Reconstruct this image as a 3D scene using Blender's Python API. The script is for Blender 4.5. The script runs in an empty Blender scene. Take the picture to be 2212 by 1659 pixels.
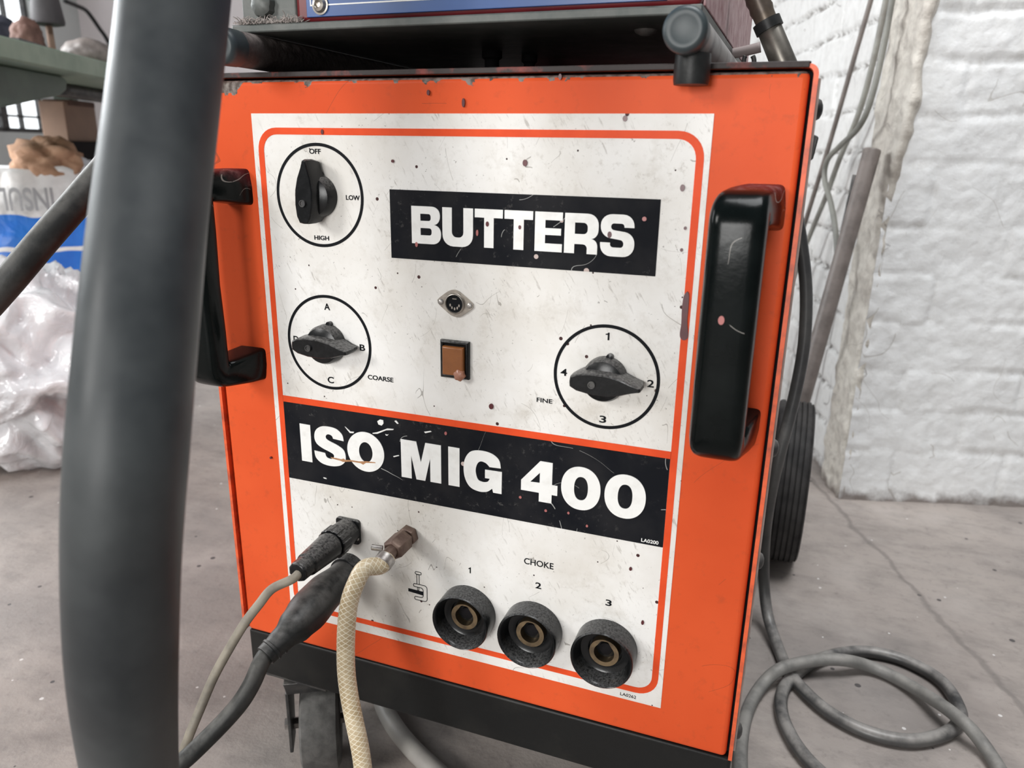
import bpy, bmesh, math, random
from mathutils import Vector, Matrix, noise
random.seed(7)
SC = bpy.context.scene
COL = SC.collection
Z0 = 0.24            # all numbers below are metres from the lower left corner of the printed label; the floor is at -Z0
# ------------------------------------------------------------------ camera
FPX, YAW, PITCH, ROLL = 1630.96, -0.3492, -0.3005, 0.0173
CAM = Vector((0.4633, -0.5856, 0.4844))
FW = Vector((math.sin(YAW)*math.cos(PITCH), math.cos(YAW)*math.cos(PITCH), math.sin(PITCH)))
_r = FW.cross(Vector((0, 0, 1))).normalized(); _u = _r.cross(FW)
RT = math.cos(ROLL)*_r + math.sin(ROLL)*_u
UP = -math.sin(ROLL)*_r + math.cos(ROLL)*_u
cd = bpy.data.cameras.new('camera'); cam = bpy.data.objects.new('camera', cd); COL.objects.link(cam)
mw = Matrix((RT, UP, -FW)).transposed().to_4x4(); mw.translation = CAM + Vector((0, 0, Z0))
cam.matrix_world = mw
cd.sensor_width = 36; cd.lens = FPX/2212*36; cd.clip_start = 0.02
cd.dof.use_dof = True; cd.dof.focus_distance = 0.72; cd.dof.aperture_fstop = 7.5
SC.camera = cam
# ------------------------------------------------------------------ light
vs = SC.view_settings
vs.view_transform = 'Standard'; vs.look = 'None'; vs.gamma = 1; vs.use_curve_mapping = False; vs.exposure = 0.05
w = bpy.data.worlds.new('world'); SC.world = w; w.use_nodes = True
bg = w.node_tree.nodes['Background']; bg.inputs[0].default_value = (0.92, 0.96, 1.0, 1); bg.inputs[1].default_value = 0.12
def area(name, loc, target, sx, sy, power, col=(1, 1, 1)):
    l = bpy.data.lights.new(name, 'AREA'); l.shape = 'RECTANGLE'; l.size = sx; l.size_y = sy; l.energy = power; l.color = col
    o = bpy.data.objects.new(name, l); COL.objects.link(o)
    o.location = Vector(loc) + Vector((0, 0, Z0))
    o.rotation_euler = (Vector(target)-Vector(loc)).to_track_quat('-Z', 'Y').to_euler()
    return o
area('front_window_and_fill', (-2.7, -3.5, 2.2), (0.2, 0, 0.2), 1.1, 1.2, 104, (1.0, 0.985, 0.96))
area('front_window_and_fill', (-0.1, -4.6, 0.9), (0.5, 0.8, 0.1), 1.4, 1.2, 128, (1.0, 0.99, 0.97))  # fill lamp added to brighten the right wall and the floor
area('roof_light', (0.9, 0.05, 3.3), (0.6, 0.5, 0.1), 1.7, 1.3, 92, (0.97, 0.985, 1.0))
area('side_window_light', (-2.8, 0.6, 1.3), (0.4, 1.3, 0.4), 1.6, 1.2, 92, (0.95, 0.98, 1.0))

# ------------------------------------------------------------------ projection helpers (points on real planes)
def ray(px, py): return FW + RT*((px-1106)/FPX) - UP*((py-829.5)/FPX)
def P(px, py, axis, val):
    d = ray(px, py); return CAM + d*((val-CAM[axis])/d[axis])
def PD(px, py, D): return CAM + ray(px, py)*D
A0 = Vector((.635, 1.096, 0)); AD = Vector((-.28, .96, 0)); AN = Vector((-.96, -.28, 0)); BD = Vector((.96, .28, 0)); BN = Vector((.28, -.96, 0))
def PA(px, py, off):
    d = ray(px, py); o = A0 + AN*off
    return CAM + d*((o-CAM).dot(AN)/d.dot(AN))

# ------------------------------------------------------------------ materials
def new_mat(name):
    m = bpy.data.materials.new(name); m.use_nodes = True
    return m, m.node_tree, m.node_tree.nodes['Principled BSDF']
def c4(c): return (c[0], c[1], c[2], 1)
class NT:
    def __init__(s, t): s.t = t
    def n(s, typ, **kw):
        nd = s.t.nodes.new(typ)
        for k, v in kw.items(): setattr(nd, k, v)
        return nd
    def link(s, a, b): s.t.links.new(a, b)
    def val(s, inp, v):
        if hasattr(v, 'is_linked') or isinstance(v, bpy.types.NodeSocket): s.link(v, inp)
        else: inp.default_value = v
    def math(s, op, a, b=0.0, clamp=False):
        nd = s.n('ShaderNodeMath', operation=op, use_clamp=clamp); s.val(nd.inputs[0], a); s.val(nd.inputs[1], b); return nd.outputs[0]
    def pos(s, kind='Object'):
        return s.n('ShaderNodeTexCoord').outputs[kind]
    def mapping(s, vec, scale=(1, 1, 1), loc=(0, 0, 0), rot=(0, 0, 0)):
        nd = s.n('ShaderNodeMapping'); s.link(vec, nd.inputs[0]); nd.inputs['Scale'].default_value = scale
        nd.inputs['Location'].default_value = loc; nd.inputs['Rotation'].default_value = rot; return nd.outputs[0]
    def noise(s, vec, scale, detail=4, rough=0.55, dist=0.0):
        nd = s.n('ShaderNodeTexNoise'); s.link(vec, nd.inputs['Vector']); nd.inputs['Scale'].default_value = scale
        nd.inputs['Detail'].default_value = detail; nd.inputs['Roughness'].default_value = rough; nd.inputs['Distortion'].default_value = dist
        return nd.outputs[0]
    def ramp(s, fac, a, b, lo=0.0, hi=1.0):
        nd = s.n('ShaderNodeMapRange'); nd.clamp = True; s.link(fac, nd.inputs[0])
        for i, v in enumerate((a, b, lo, hi)): nd.inputs[1+i].default_value = v
        return nd.outputs[0]
    def mix(s, fac, a, b):
        nd = s.n('ShaderNodeMix', data_type='RGBA'); s.val(nd.inputs[0], fac)
        for i, v in ((6, a), (7, b)):
            if isinstance(v, (tuple, list)): nd.inputs[i].default_value = c4(v)
            else: s.link(v, nd.inputs[i])
        return nd.outputs[2]
    def voro(s, vec, scale, feature='F1'):
        nd = s.n('ShaderNodeTexVoronoi', feature=feature); s.link(vec, nd.inputs['Vector']); nd.inputs['Scale'].default_value = scale; return nd
    def bump(s, h, strength, dist=0.002):
        nd = s.n('ShaderNodeBump'); s.link(h, nd.inputs['Height']); nd.inputs['Strength'].default_value = strength; nd.inputs['Distance'].default_value = dist
        return nd.outputs[0]
    def dots(s, vec, scale, size, keep):
        v = s.voro(vec, scale); sep = s.n('ShaderNodeSeparateColor'); s.link(v.outputs['Color'], sep.inputs[0])
        r = s.math('MULTIPLY', sep.outputs[1], size)
        a = s.math('LESS_THAN', v.outputs['Distance'], r)
        return s.math('MULTIPLY', a, s.math('LESS_THAN', sep.outputs[0], keep))
    def scratch(s, vec, scale, thresh=0.008, keep_scale=6, keep=0.55):
        d = s.noise(vec, scale, 1, 0.4, 0.6)
        a = s.math('LESS_THAN', s.math('ABSOLUTE', s.math('SUBTRACT', d, 0.5)), thresh)
        return s.math('MULTIPLY', a, s.math('GREATER_THAN', s.noise(vec, keep_scale, 2), keep))

def simple(name, c1, c2=None, rough=0.5, metal=0.0, scale=30, bump=0.0, bscale=None, lo=0.4, hi=0.65, spec=0.5, dust=None, dustamt=0.6, dscale=60, coords='Object', rvar=0.0):
    m, t, b = new_mat(name); N = NT(t); p = N.pos(coords)
    col = N.mix(N.ramp(N.noise(p, scale, 5, 0.6), lo, hi), c1, c2 or c1)
    if dust is not None:
        g = N.n('ShaderNodeNewGeometry'); sp = N.n('ShaderNodeSeparateXYZ'); N.link(g.outputs['Normal'], sp.inputs[0])
        f = N.math('MULTIPLY', N.ramp(sp.outputs[2], 0.25, 0.85), N.ramp(N.noise(p, dscale, 4, 0.6), 0.3, 0.6))
        f = N.math('MULTIPLY', f, dustamt); col = N.mix(f, col, dust)
    N.link(col, b.inputs['Base Color'])
    if rvar: N.link(N.ramp(N.noise(p, scale*2, 4), 0.35, 0.65, rough-rvar, rough+rvar), b.inputs['Roughness'])
    else: b.inputs['Roughness'].default_value = rough
    b.inputs['Metallic'].default_value = metal
    b.inputs['Specular IOR Level'].default_value = spec
    if bump: N.link(N.bump(N.noise(p, bscale or scale*4, 5, 0.6), bump), b.inputs['Normal'])
    return m

ORANGE = (0.73, 0.104, 0.031); ORANGE2 = (0.63, 0.078, 0.022)
def mat_orange():
    m, t, b = new_mat('orange_paint'); N = NT(t); p = N.pos()
    col = N.mix(N.ramp(N.noise(p, 6, 4), 0.35, 0.7), ORANGE, ORANGE2)
    col = N.mix(N.math('MULTIPLY', N.ramp(N.noise(p, 90, 6, 0.7), 0.56, 0.75), 0.35), col, (0.35, 0.07, 0.03))
    col = N.mix(N.math('MULTIPLY', N.scratch(p, 9, 0.0012, 14, 0.57), 0.6), col, (0.25, 0.06, 0.03))
    col = N.mix(N.dots(p, 55, 0.14, 0.3), col, (0.10, 0.02, 0.02))
    # bare metal along the top fold, widest at the left end
    sp = N.n('ShaderNodeSeparateXYZ'); N.link(p, sp.inputs[0])
    edge = N.math('ADD', N.math('ADD', sp.outputs[2], N.math('MULTIPLY', N.ramp(N.noise(p, 60, 4, 0.65), 0.56, 0.70), 0.006)),
                  N.math('MULTIPLY', N.ramp(N.math('ADD', sp.outputs[0], N.math('MULTIPLY', N.noise(p, 30), 0.02)), -0.196, -0.204), 0.0085))
    col = N.mix(N.math('GREATER_THAN', edge, CHIP_Z), col, N.mix(N.ramp(N.noise(p, 160, 3), 0.4, 0.6), (0.10, 0.08, 0.07), (0.26, 0.23, 0.21)))
    N.link(col, b.inputs['Base Color']); b.inputs['Roughness'].default_value = 0.42; b.inputs['Specular IOR Level'].default_value = 0.10
    N.link(N.bump(N.noise(p, 140, 4), 0.06), b.inputs['Normal'])
    return m
CHIP_Z = 0.2862   # measured from the panel's own centre, its lower edge is 0.2875 down
def mat_label():
    m, t, b = new_mat('white_print'); N = NT(t); p = N.pos()
    col = N.mix(N.ramp(N.noise(p, 7, 5, 0.6), 0.38, 0.68), (0.83, 0.82, 0.80), (0.66, 0.63, 0.58))
    f = N.math('MULTIPLY', N.ramp(N.noise(p, 130, 6, 0.75), 0.55, 0.72), N.ramp(N.noise(p, 12, 3), 0.4, 0.65))
    col = N.mix(N.math('MULTIPLY', f, 0.6), col, (0.33, 0.29, 0.24))
    col = N.mix(N.math('MULTIPLY', N.scratch(p, 16, 0.0014, 24, 0.57), 0.6), col, (0.2, 0.18, 0.16))
    col = N.mix(N.math('MULTIPLY', N.scratch(N.mapping(p, (1, 1, .4), (3, 1, 2)), 33, 0.002, 40, 0.6), 0.6), col, (0.16, 0.14, 0.12))
    col = N.mix(N.dots(N.mapping(p, (1, 1, 1), (.313, 0, .42)), 52, 0.085, 0.42), col, (0.06, 0.025, 0.025))
    col = N.mix(N.dots(p, 120, 0.10, 0.12), col, (0.05, 0.03, 0.03))
    sc_ = N.mapping(p, (1, 1, 1), (0, 0, 0), (0, .5, 0))
    f = N.math('MULTIPLY', N.ramp(N.noise(N.mapping(sc_, (1, 1, .18)), 420, 3, .6), .60, .70), N.ramp(N.noise(p, 22, 4), .42, .62))
    col = N.mix(N.math('MULTIPLY', f, .5), col, (0.24, 0.21, 0.18))
    f = N.math('MULTIPLY', N.ramp(N.noise(p, 330, 3, .7), .66, .72), N.ramp(N.noise(p, 17, 3), .40, .55))
    col = N.mix(N.math('MULTIPLY', f, .7), col, (0.10, 0.085, 0.075))
    f = N.math('MULTIPLY', N.ramp(N.noise(p, 26, 6, .7), .54, .74), .45)
    col = N.mix(f, col, (0.46, 0.42, 0.36))
    N.link(col, b.inputs['Base Color']); b.inputs['Roughness'].default_value = 0.45; b.inputs['Specular IOR Level'].default_value = 0.12
    return m
def mat_blackprint():
    m, t, b = new_mat('black_print'); N = NT(t); p = N.pos()
    col = N.mix(N.ramp(N.noise(p, 20, 5), 0.4, 0.7), (0.006, 0.007, 0.010), (0.018, 0.018, 0.020))
    f = N.math('MULTIPLY', N.ramp(N.noise(p, 170, 6, 0.75), 0.58, 0.75), N.ramp(N.noise(p, 14, 3), 0.45, 0.7))
    col = N.mix(N.math('MULTIPLY', f, 0.35), col, (0.4, 0.38, 0.36))
    col = N.mix(N.math('MULTIPLY', N.scratch(p, 13, 0.0012, 22, 0.55), 0.55), col, (0.6, 0.6, 0.58))
    col = N.mix(N.dots(p, 46, 0.12, 0.25), col, (0.55, 0.45, 0.42))
    N.link(col, b.inputs['Base Color']); b.inputs['Roughness'].default_value = 0.6; b.inputs['Specular IOR Level'].default_value = 0.08
    return m
def mat_braid():
    m, t, b = new_mat('braided_hose'); N = NT(t); uv = N.n('ShaderNodeUVMap').outputs[0]
    sp = N.n('ShaderNodeSeparateXYZ'); N.link(uv, sp.inputs[0])
    u = N.math('MULTIPLY', sp.outputs[0], 215.0); v = N.math('MULTIPLY', sp.outputs[1], 7.0)
    a = N.math('ABSOLUTE', N.math('SUBTRACT', N.math('FRACT', N.math('ADD', u, v)), 0.5))
    c = N.math('ABSOLUTE', N.math('SUBTRACT', N.math('FRACT', N.math('SUBTRACT', u, v)), 0.5))
    th = N.math('MAXIMUM', N.ramp(a, 0.09, 0.05), N.ramp(c, 0.09, 0.05))
    base = N.mix(N.ramp(N.noise(N.pos(), 45, 4), 0.35, 0.7), (0.40, 0.30, 0.17), (0.62, 0.52, 0.36))
    N.link(N.mix(th, base, (0.76, 0.70, 0.56)), b.inputs['Base Color'])
    b.inputs['Roughness'].default_value = 0.3
    b.inputs['Subsurface Weight'].default_value = 0.0
    N.link(N.bump(th, 0.25, 0.001), b.inputs['Normal'])
    return m
def mat_floor():
    m, t, b = new_mat('dusty_concrete'); N = NT(t); p = N.pos()
    col = N.mix(N.ramp(N.noise(p, 3, 6, 0.6), 0.35, 0.65), (0.43, 0.378, 0.345), (0.35, 0.305, 0.28))
    col = N.mix(N.math('MULTIPLY', N.ramp(N.noise(N.mapping(p, (1, 2, 1)), 11, 7, 0.72), 0.46, 0.70), 0.6), col, (0.19, 0.17, 0.158))
    col = N.mix(N.math('MULTIPLY', N.ramp(N.noise(p, 1.7, 3, .5), .46, .62), .45), col, (0.22, 0.205, 0.20))
    col = N.mix(N.math('MULTIPLY', N.ramp(N.noise(p, 55, 5, .7), .56, .72), .45), col, (0.15, 0.135, 0.125))
    col = N.mix(N.math('MULTIPLY', N.ramp(N.noise(p, 9, 4), 0.52, 0.7), 0.5), col, (0.48, 0.43, 0.40))
    col = N.mix(N.dots(p, 40, 0.13, 0.3), col, (0.75, 0.72, 0.70))
    col = N.mix(N.dots(N.mapping(p, (1, 1, 1), (4, 2, 0)), 34, 0.16, 0.3), col, (0.09, 0.08, 0.08))
    # old seam in the slab
    d = Vector((.838-.668, .473-.925)).normalized(); nx, ny = -d.y, d.x; cc = nx*.668+ny*.925
    sp = N.n('ShaderNodeSeparateXYZ'); N.link(p, sp.inputs[0])
    dist = N.math('ADD', N.math('MULTIPLY', sp.outputs[0], nx), N.math('MULTIPLY', sp.outputs[1], ny))
    dist = N.math('ADD', N.math('SUBTRACT', dist, cc), N.math('MULTIPLY', N.math('SUBTRACT', N.noise(p, 10, 4), 0.5), 0.05))
    seam = N.ramp(N.math('ABSOLUTE', dist), 0.007, 0.002)
    col = N.mix(N.math('MULTIPLY', seam, 0.55), col, (0.17, 0.15, 0.14))
    N.link(col, b.inputs['Base Color']); b.inputs['Roughness'].default_value = 0.62
    h = N.math('ADD', N.noise(p, 60, 6, 0.7), N.math('MULTIPLY', seam, -0.6))
    N.link(N.bump(h, 0.35, 0.004), b.inputs['Normal'])
    return m
def mat_wall(name, c1, c2, dirt_and_shade, bs=0.5, jd=.5):
    m, t, b = new_mat(name); N = NT(t); p = N.pos()
    at = N.n('ShaderNodeAttribute', attribute_name='joint').outputs['Fac']
    col = N.mix(N.ramp(N.noise(p, 5, 4), 0.35, 0.7), c1, c2)
    f = N.math('MULTIPLY', N.ramp(N.noise(p, 40, 6, 0.7), 0.45, 0.75), N.math('ADD', N.math('MULTIPLY', at, jd), 0.25))  # grime, plus mortar shadow lines painted in along the joints
    col = N.mix(f, col, dirt_and_shade)
    col = N.mix(N.math('MULTIPLY', N.scratch(p, 7, 0.003, 10, 0.54), 0.6), col, dirt_and_shade)
    col = N.mix(N.dots(p, 22, 0.10, 0.12), col, (0.16, 0.12, 0.10))
    sp = N.n('ShaderNodeSeparateXYZ'); N.link(p, sp.inputs[0])
    col = N.mix(N.math('MULTIPLY', N.ramp(N.math('ADD', sp.outputs[2], N.math('MULTIPLY', N.noise(p, 30, 4), -.06)), .004, -.022), .9), col, (0.16, 0.13, 0.115))
    N.link(col, b.inputs['Base Color']); b.inputs['Roughness'].default_value = 0.55
    N.link(N.bump(N.noise(p, 70, 6, 0.65), bs, 0.004), b.inputs['Normal'])
    return m
def mat_emit(name, col, s):
    m, t, b = new_mat(name); b.inputs['Base Color'].default_value = c4(col); b.inputs['Emission Color'].default_value = c4(col); b.inputs['Emission Strength'].default_value = s
    return m
M_ORANGE = mat_orange(); M_LABEL = mat_label(); M_BLACKP = mat_blackprint(); M_FLOOR = mat_floor(); M_BRAID = mat_braid()
M_ORLINE = simple('orange_print', (0.78, 0.088, 0.025), (0.70, 0.072, 0.02), 0.45, scale=40, spec=.12)
M_INK = simple('black_ink', (0.005, 0.006, 0.008), None, 0.6, spec=.12)
M_WHITEINK = simple('white_ink', (0.84, 0.84, 0.82), (0.70, 0.69, 0.66), 0.45, scale=60, lo=.5, hi=.8)
M_SHEET = simple('orange_sheet', (0.80, 0.12, 0.035), (0.42, 0.07, 0.03), 0.45, scale=60, lo=.45, hi=.7)
M_SHEETTOP = simple('worn_lid_paint', (0.022, 0.014, 0.013), (0.22, 0.04, 0.03), 0.6, scale=38, lo=.52, hi=.66, bump=.3, bscale=120)
M_DARK = simple('dark_interior', (0.010, 0.009, 0.010), None, 0.8, spec=.1)
M_PLINTH = simple('black_plinth_paint', (0.006, 0.0065, 0.0065), (0.016, 0.0155, 0.014), 0.45, spec=.3, scale=14, bump=.15, bscale=80, lo=.5, hi=.75)
M_HANDLE = simple('black_plastic', (0.005, 0.007, 0.007), (0.010, 0.012, 0.012), 0.28, scale=30, bump=.06, bscale=110, rvar=.07)
M_KNOB = simple('knob_plastic', (0.0045, 0.005, 0.0055), (0.010, 0.0105, 0.0115), 0.27, scale=120, spec=.25, dust=(0.32, 0.31, 0.30), dustamt=.4, dscale=420, bump=.03, bscale=300)
M_RUBBER = simple('black_rubber', (0.010, 0.011, 0.011), (0.022, 0.023, 0.024), 0.45, spec=.3, scale=40, dust=(0.25, 0.24, 0.23), dustamt=.45, bump=.12, bscale=200)
M_SOCK = simple('socket_plastic', (0.005, 0.0055, 0.006), (0.009, 0.0095, 0.010), 0.22, spec=.3, scale=70, dust=(0.20, 0.20, 0.20), dustamt=.45, dscale=520, bump=.03, bscale=300)
M_CAP = simple('tube_cap_plastic', (0.030, 0.042, 0.047), (0.040, 0.052, 0.056), 0.45, scale=60)
M_BRASS = simple('dull_brass', (0.30, 0.22, 0.13), (0.16, 0.12, 0.08), 0.38, .85, scale=90)
M_BRASSB = simple('brown_brass', (0.12, 0.075, 0.06), (0.20, 0.14, 0.11), 0.5, .5, scale=70, bump=.1)
M_STEEL = simple('worn_steel', (0.45, 0.43, 0.41), (0.22, 0.20, 0.19), 0.4, .8, scale=80)
M_NICKEL = simple('nickel_plate', (0.50, 0.46, 0.41), (0.30, 0.27, 0.24), 0.33, .85, scale=120)
M_DKSTEEL = simple('dark_steel', (0.04, 0.04, 0.042), (0.09, 0.087, 0.083), 0.45, .4, scale=50, bump=.15, dust=(.30, .28, .26), dustamt=.6)
M_HOSE = simple('dark_hose_rubber', (0.020, 0.024, 0.027), (0.072, 0.079, 0.081), 0.47, scale=6, bump=.06, bscale=60, lo=.42, hi=.72, rvar=.06, spec=.34)  # paler noise patches are highlights put into the rubber colour
M_CABLEBLK = simple('dusty_black_cable', (0.016, 0.017, 0.017), (0.055, 0.054, 0.051), 0.5, spec=.3, scale=22, bump=.15, bscale=150, dust=(0.26, 0.25, 0.23), dustamt=.5, dscale=40)
M_CABLEBEI = simple('grimy_beige_cable', (0.27, 0.24, 0.19), (0.14, 0.125, 0.105), 0.55, scale=40, bump=.15, bscale=150, lo=.4, hi=.7)
M_MAINS = simple('dark_grey_cable', (0.045, 0.045, 0.046), (0.085, 0.083, 0.08), 0.4, scale=15, bump=.1, bscale=120, dust=(0.36, 0.34, 0.32), dustamt=.8, dscale=30)
M_CABLEGRY = simple('grey_cable', (0.13, 0.128, 0.122), (0.20, 0.195, 0.185), 0.55, scale=15, bump=.1, bscale=120, dust=(0.40, 0.38, 0.35), dustamt=.55, dscale=30)
M_CABLEWAL = simple('light_grey_cable', (0.33, 0.33, 0.30), (0.23, 0.22, 0.20), 0.5, scale=20)
M_AMBER = simple('amber_lens', (0.27, 0.095, 0.025), (0.22, 0.075, 0.02), 0.3, scale=60)
M_BLOB = simple('dried_paint_blob', (0.34, 0.16, 0.11), (0.28, 0.12, 0.07), 0.3, scale=100)
M_DRIP = simple('maroon_paint', (0.075, 0.012, 0.016), (0.11, 0.02, 0.024), 0.35, scale=60)
M_DRIPPINK = simple('pink_paint', (0.40, 0.13, 0.12), (0.33, 0.10, 0.10), 0.4, scale=60)
M_RED = simple('red_enamel', (0.15, 0.012, 0.016), (0.10, 0.010, 0.014), 0.35, scale=20)
M_REDDUST = simple('dusty_red_enamel', (0.60, 0.42, 0.43), (0.40, 0.21, 0.22), 0.6, scale=70, lo=.4, hi=.65, bump=.15, coords='Object')
M_BLUE = simple('blue_fascia', (0.026, 0.085, 0.27), (0.020, 0.065, 0.21), 0.3, scale=12)
M_TRAY = simple('grey_green_tray', (0.075, 0.085, 0.08), (0.12, 0.125, 0.118), 0.5, .2, scale=30, bump=.15)
M_TUBEDUST = simple('dust_covered_tube', (0.05, 0.038, 0.036), (0.09, 0.075, 0.07), 0.75, scale=60, dust=(0.36, 0.31, 0.29), dustamt=.95, dscale=110, bump=.6, bscale=130)
M_TUBE = simple('scuffed_tube', (0.40, 0.39, 0.38), (0.16, 0.14, 0.14), 0.45, .3, scale=36, lo=.45, hi=.7)
M_TYRE = simple('grey_tyre', (0.10, 0.098, 0.094), (0.22, 0.215, 0.205), 0.7, scale=50, bump=.5, bscale=90, lo=.35, hi=.7)
M_TYREBLK = simple('rear_tyre', (0.022, 0.021, 0.021), (0.05, 0.047, 0.046), 0.65, spec=.3, scale=30, bump=.2)
M_WALLB = mat_wall('white_brick_paint', (0.82, 0.83, 0.835), (0.76, 0.77, 0.775), (0.44, 0.42, 0.39))
M_WALLA = mat_wall('white_brick_paint_bright', (0.80, 0.80, 0.79), (0.74, 0.735, 0.72), (0.24, 0.225, 0.21), .35, 2.2)
M_STRIP = mat_wall('rough_beige_render', (0.70, 0.665, 0.60), (0.54, 0.50, 0.45), (0.27, 0.24, 0.215), .9, .9)
M_POLE = simple('brown_grey_pole', (0.20, 0.17, 0.155), (0.13, 0.11, 0.10), 0.5, scale=30)
M_WALLFAR = simple('far_wall_paint', (0.62, 0.65, 0.64), (0.55, 0.58, 0.57), 0.6, scale=3)
M_BENCH = simple('green_bench_paint', (0.20, 0.25, 0.19), (0.15, 0.20, 0.15), 0.45, scale=12)
M_BENCHDK = simple('dark_green_casting', (0.085, 0.125, 0.095), (0.06, 0.09, 0.07), 0.5, scale=8)
M_CARD = simple('brown_cardboard', (0.26, 0.165, 0.115), (0.22, 0.14, 0.10), 0.7, scale=10)
M_WOOL = simple('brown_wool', (0.42, 0.25, 0.16), (0.27, 0.15, 0.09), 0.9, scale=18, bump=.8, bscale=40)
M_GREYPL = simple('grey_plastic', (0.060, 0.055, 0.058), (0.047, 0.044, 0.046), 0.6, spec=.2, scale=20)
M_NAVY = simple('navy_cloth', (0.020, 0.022, 0.035), (0.035, 0.035, 0.05), 0.8, scale=15)
M_RAG = simple('brown_rag', (0.12, 0.06, 0.045), (0.08, 0.04, 0.03), 0.8, scale=15)
M_PANE = mat_emit('daylight_pane', (0.93, 0.97, 1.0), 1.6)
def mat_film():
    m, t, b = new_mat('clear_film'); N = NT(t); p = N.pos()
    N.link(N.mix(N.ramp(N.noise(p, 9, 5), .4, .65), (0.90, 0.90, 0.92), (0.66, 0.66, 0.68)), b.inputs['Base Color'])
    b.inputs['Roughness'].default_value = 0.16; b.inputs['Transmission Weight'].default_value = 0.2
    N.link(N.bump(N.noise(p, 16, 4, .5, 1.5), .7, .01), b.inputs['Normal'])
    return m
def mat_bag():
    m, t, b = new_mat('printed_sack_film'); N = NT(t); p = N.pos()
    sp = N.n('ShaderNodeSeparateXYZ'); N.link(p, sp.inputs[0])
    z = N.math('ADD', sp.outputs[2], N.math('MULTIPLY', N.math('SUBTRACT', N.noise(p, 4, 2), .5), .12))
    white = N.mix(N.ramp(N.noise(p, 10, 4), .4, .7), (0.72, 0.70, 0.69), (0.55, 0.54, 0.54))
    blue = N.mix(N.ramp(N.noise(p, 8, 4), .4, .7), (0.02, 0.13, 0.50), (0.03, 0.20, 0.62))
    band = N.math('MULTIPLY', N.math('LESS_THAN', z, 0.50), N.math('GREATER_THAN', z, 0.30))
    line = N.math('MULTIPLY', N.math('LESS_THAN', z, 0.40), N.math('GREATER_THAN', z, 0.385))
    N.link(N.mix(N.math('SUBTRACT', band, line), white, blue), b.inputs['Base Color']); b.inputs['Roughness'].default_value = 0.3
    N.link(N.bump(N.noise(p, 14, 4, .5, 1.), .5, .01), b.inputs['Normal'])
    return m
def mat_hand():
    m, t, b = new_mat('black_handle_with_maroon_overspray'); N = NT(t); p = N.pos()
    sp = N.n('ShaderNodeSeparateXYZ'); N.link(p, sp.inputs[0])
    col = N.mix(N.ramp(N.noise(p, 30, 4), .4, .65), (0.0025, 0.004, 0.004), (0.005, 0.007, 0.007))
    e = N.math('ADD', sp.outputs[2], N.math('MULTIPLY', N.math('SUBTRACT', N.noise(p, 50, 4), .5), .016))
    e = N.math('ADD', e, N.math('MULTIPLY', sp.outputs[1], 0.35))
    f = N.math('MULTIPLY', N.ramp(e, .076, .086), N.ramp(N.noise(p, 130, 5, .7), .3, .55, .35, .9))
    col = N.mix(f, col, N.mix(N.ramp(N.noise(p, 90, 4), .5, .75), (0.10, 0.018, 0.024), (0.30, 0.16, 0.16)))
    col = N.mix(N.math('MULTIPLY', N.scratch(p, 20, .0018, 30, .56), .6), col, (.4, .38, .35))
    N.link(col, b.inputs['Base Color'])
    N.link(N.ramp(f, 0, 1, .2, .5), b.inputs['Roughness']); b.inputs['Specular IOR Level'].default_value = 0.13
    N.link(N.bump(N.noise(p, 130, 4), .06), b.inputs['Normal'])
    return m
M_HAND = mat_hand(); M_FILM = mat_film(); M_BAG = mat_bag()

# ------------------------------------------------------------------ object helpers
def root_of(o):
    while o.parent: o = o.parent
    return o
def tag(o, label=None, cat=None, group=None, kind=None):
    if label: o['label'] = label
    if cat: o['category'] = cat
    if group: o['group'] = group
    if kind: o['kind'] = kind
    return o
def thing(name, label, cat, loc, group=None):
    o = bpy.data.objects.new(name, None); COL.objects.link(o); o.empty_display_size = .05
    o.location = Vector(loc) + Vector((0, 0, Z0)); return tag(o, label, cat, group)
def finish(name, me, mat, parent, bevel=0, seg=2, smooth=38, origin=None):
    if mat: me.materials.clear(); me.materials.append(mat)
    o = bpy.data.objects.new(name, me); COL.objects.link(o)
    if parent:
        r = root_of(parent); rl = r.location if r else Vector()
        if origin is not None:
            og = Vector(origin) + Vector((0, 0, Z0))
        else:
            og = rl.copy()
        # local position relative to the parent chain (no rotations anywhere)
        pw = Vector((0, 0, 0)); q = parent
        while q: pw += q.location; q = q.parent
        me.transform(Matrix.Translation(Vector((0, 0, Z0)) - og)); o.parent = parent; o.location = og - pw
    else:
        me.transform(Matrix.Translation((0, 0, Z0)))
        vs_ = [v.co for v in me.vertices]
        if origin is not None: c = Vector(origin) + Vector((0, 0, Z0))
        else:
            c = Vector(((min(v.x for v in vs_)+max(v.x for v in vs_))/2, (min(v.y for v in vs_)+max(v.y for v in vs_))/2, min(v.z for v in vs_)))
        me.transform(Matrix.Translation(-c)); o.location = c
    if smooth:
        for p in me.polygons: p.use_smooth = True
        me.set_sharp_from_angle(angle=math.radians(smooth))
    if bevel:
        b = o.modifiers.new('bevel', 'BEVEL'); b.width = bevel; b.segments = seg; b.limit_method = 'ANGLE'; b.angle_limit = math.radians(40); b.harden_normals = False
    return o
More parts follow.
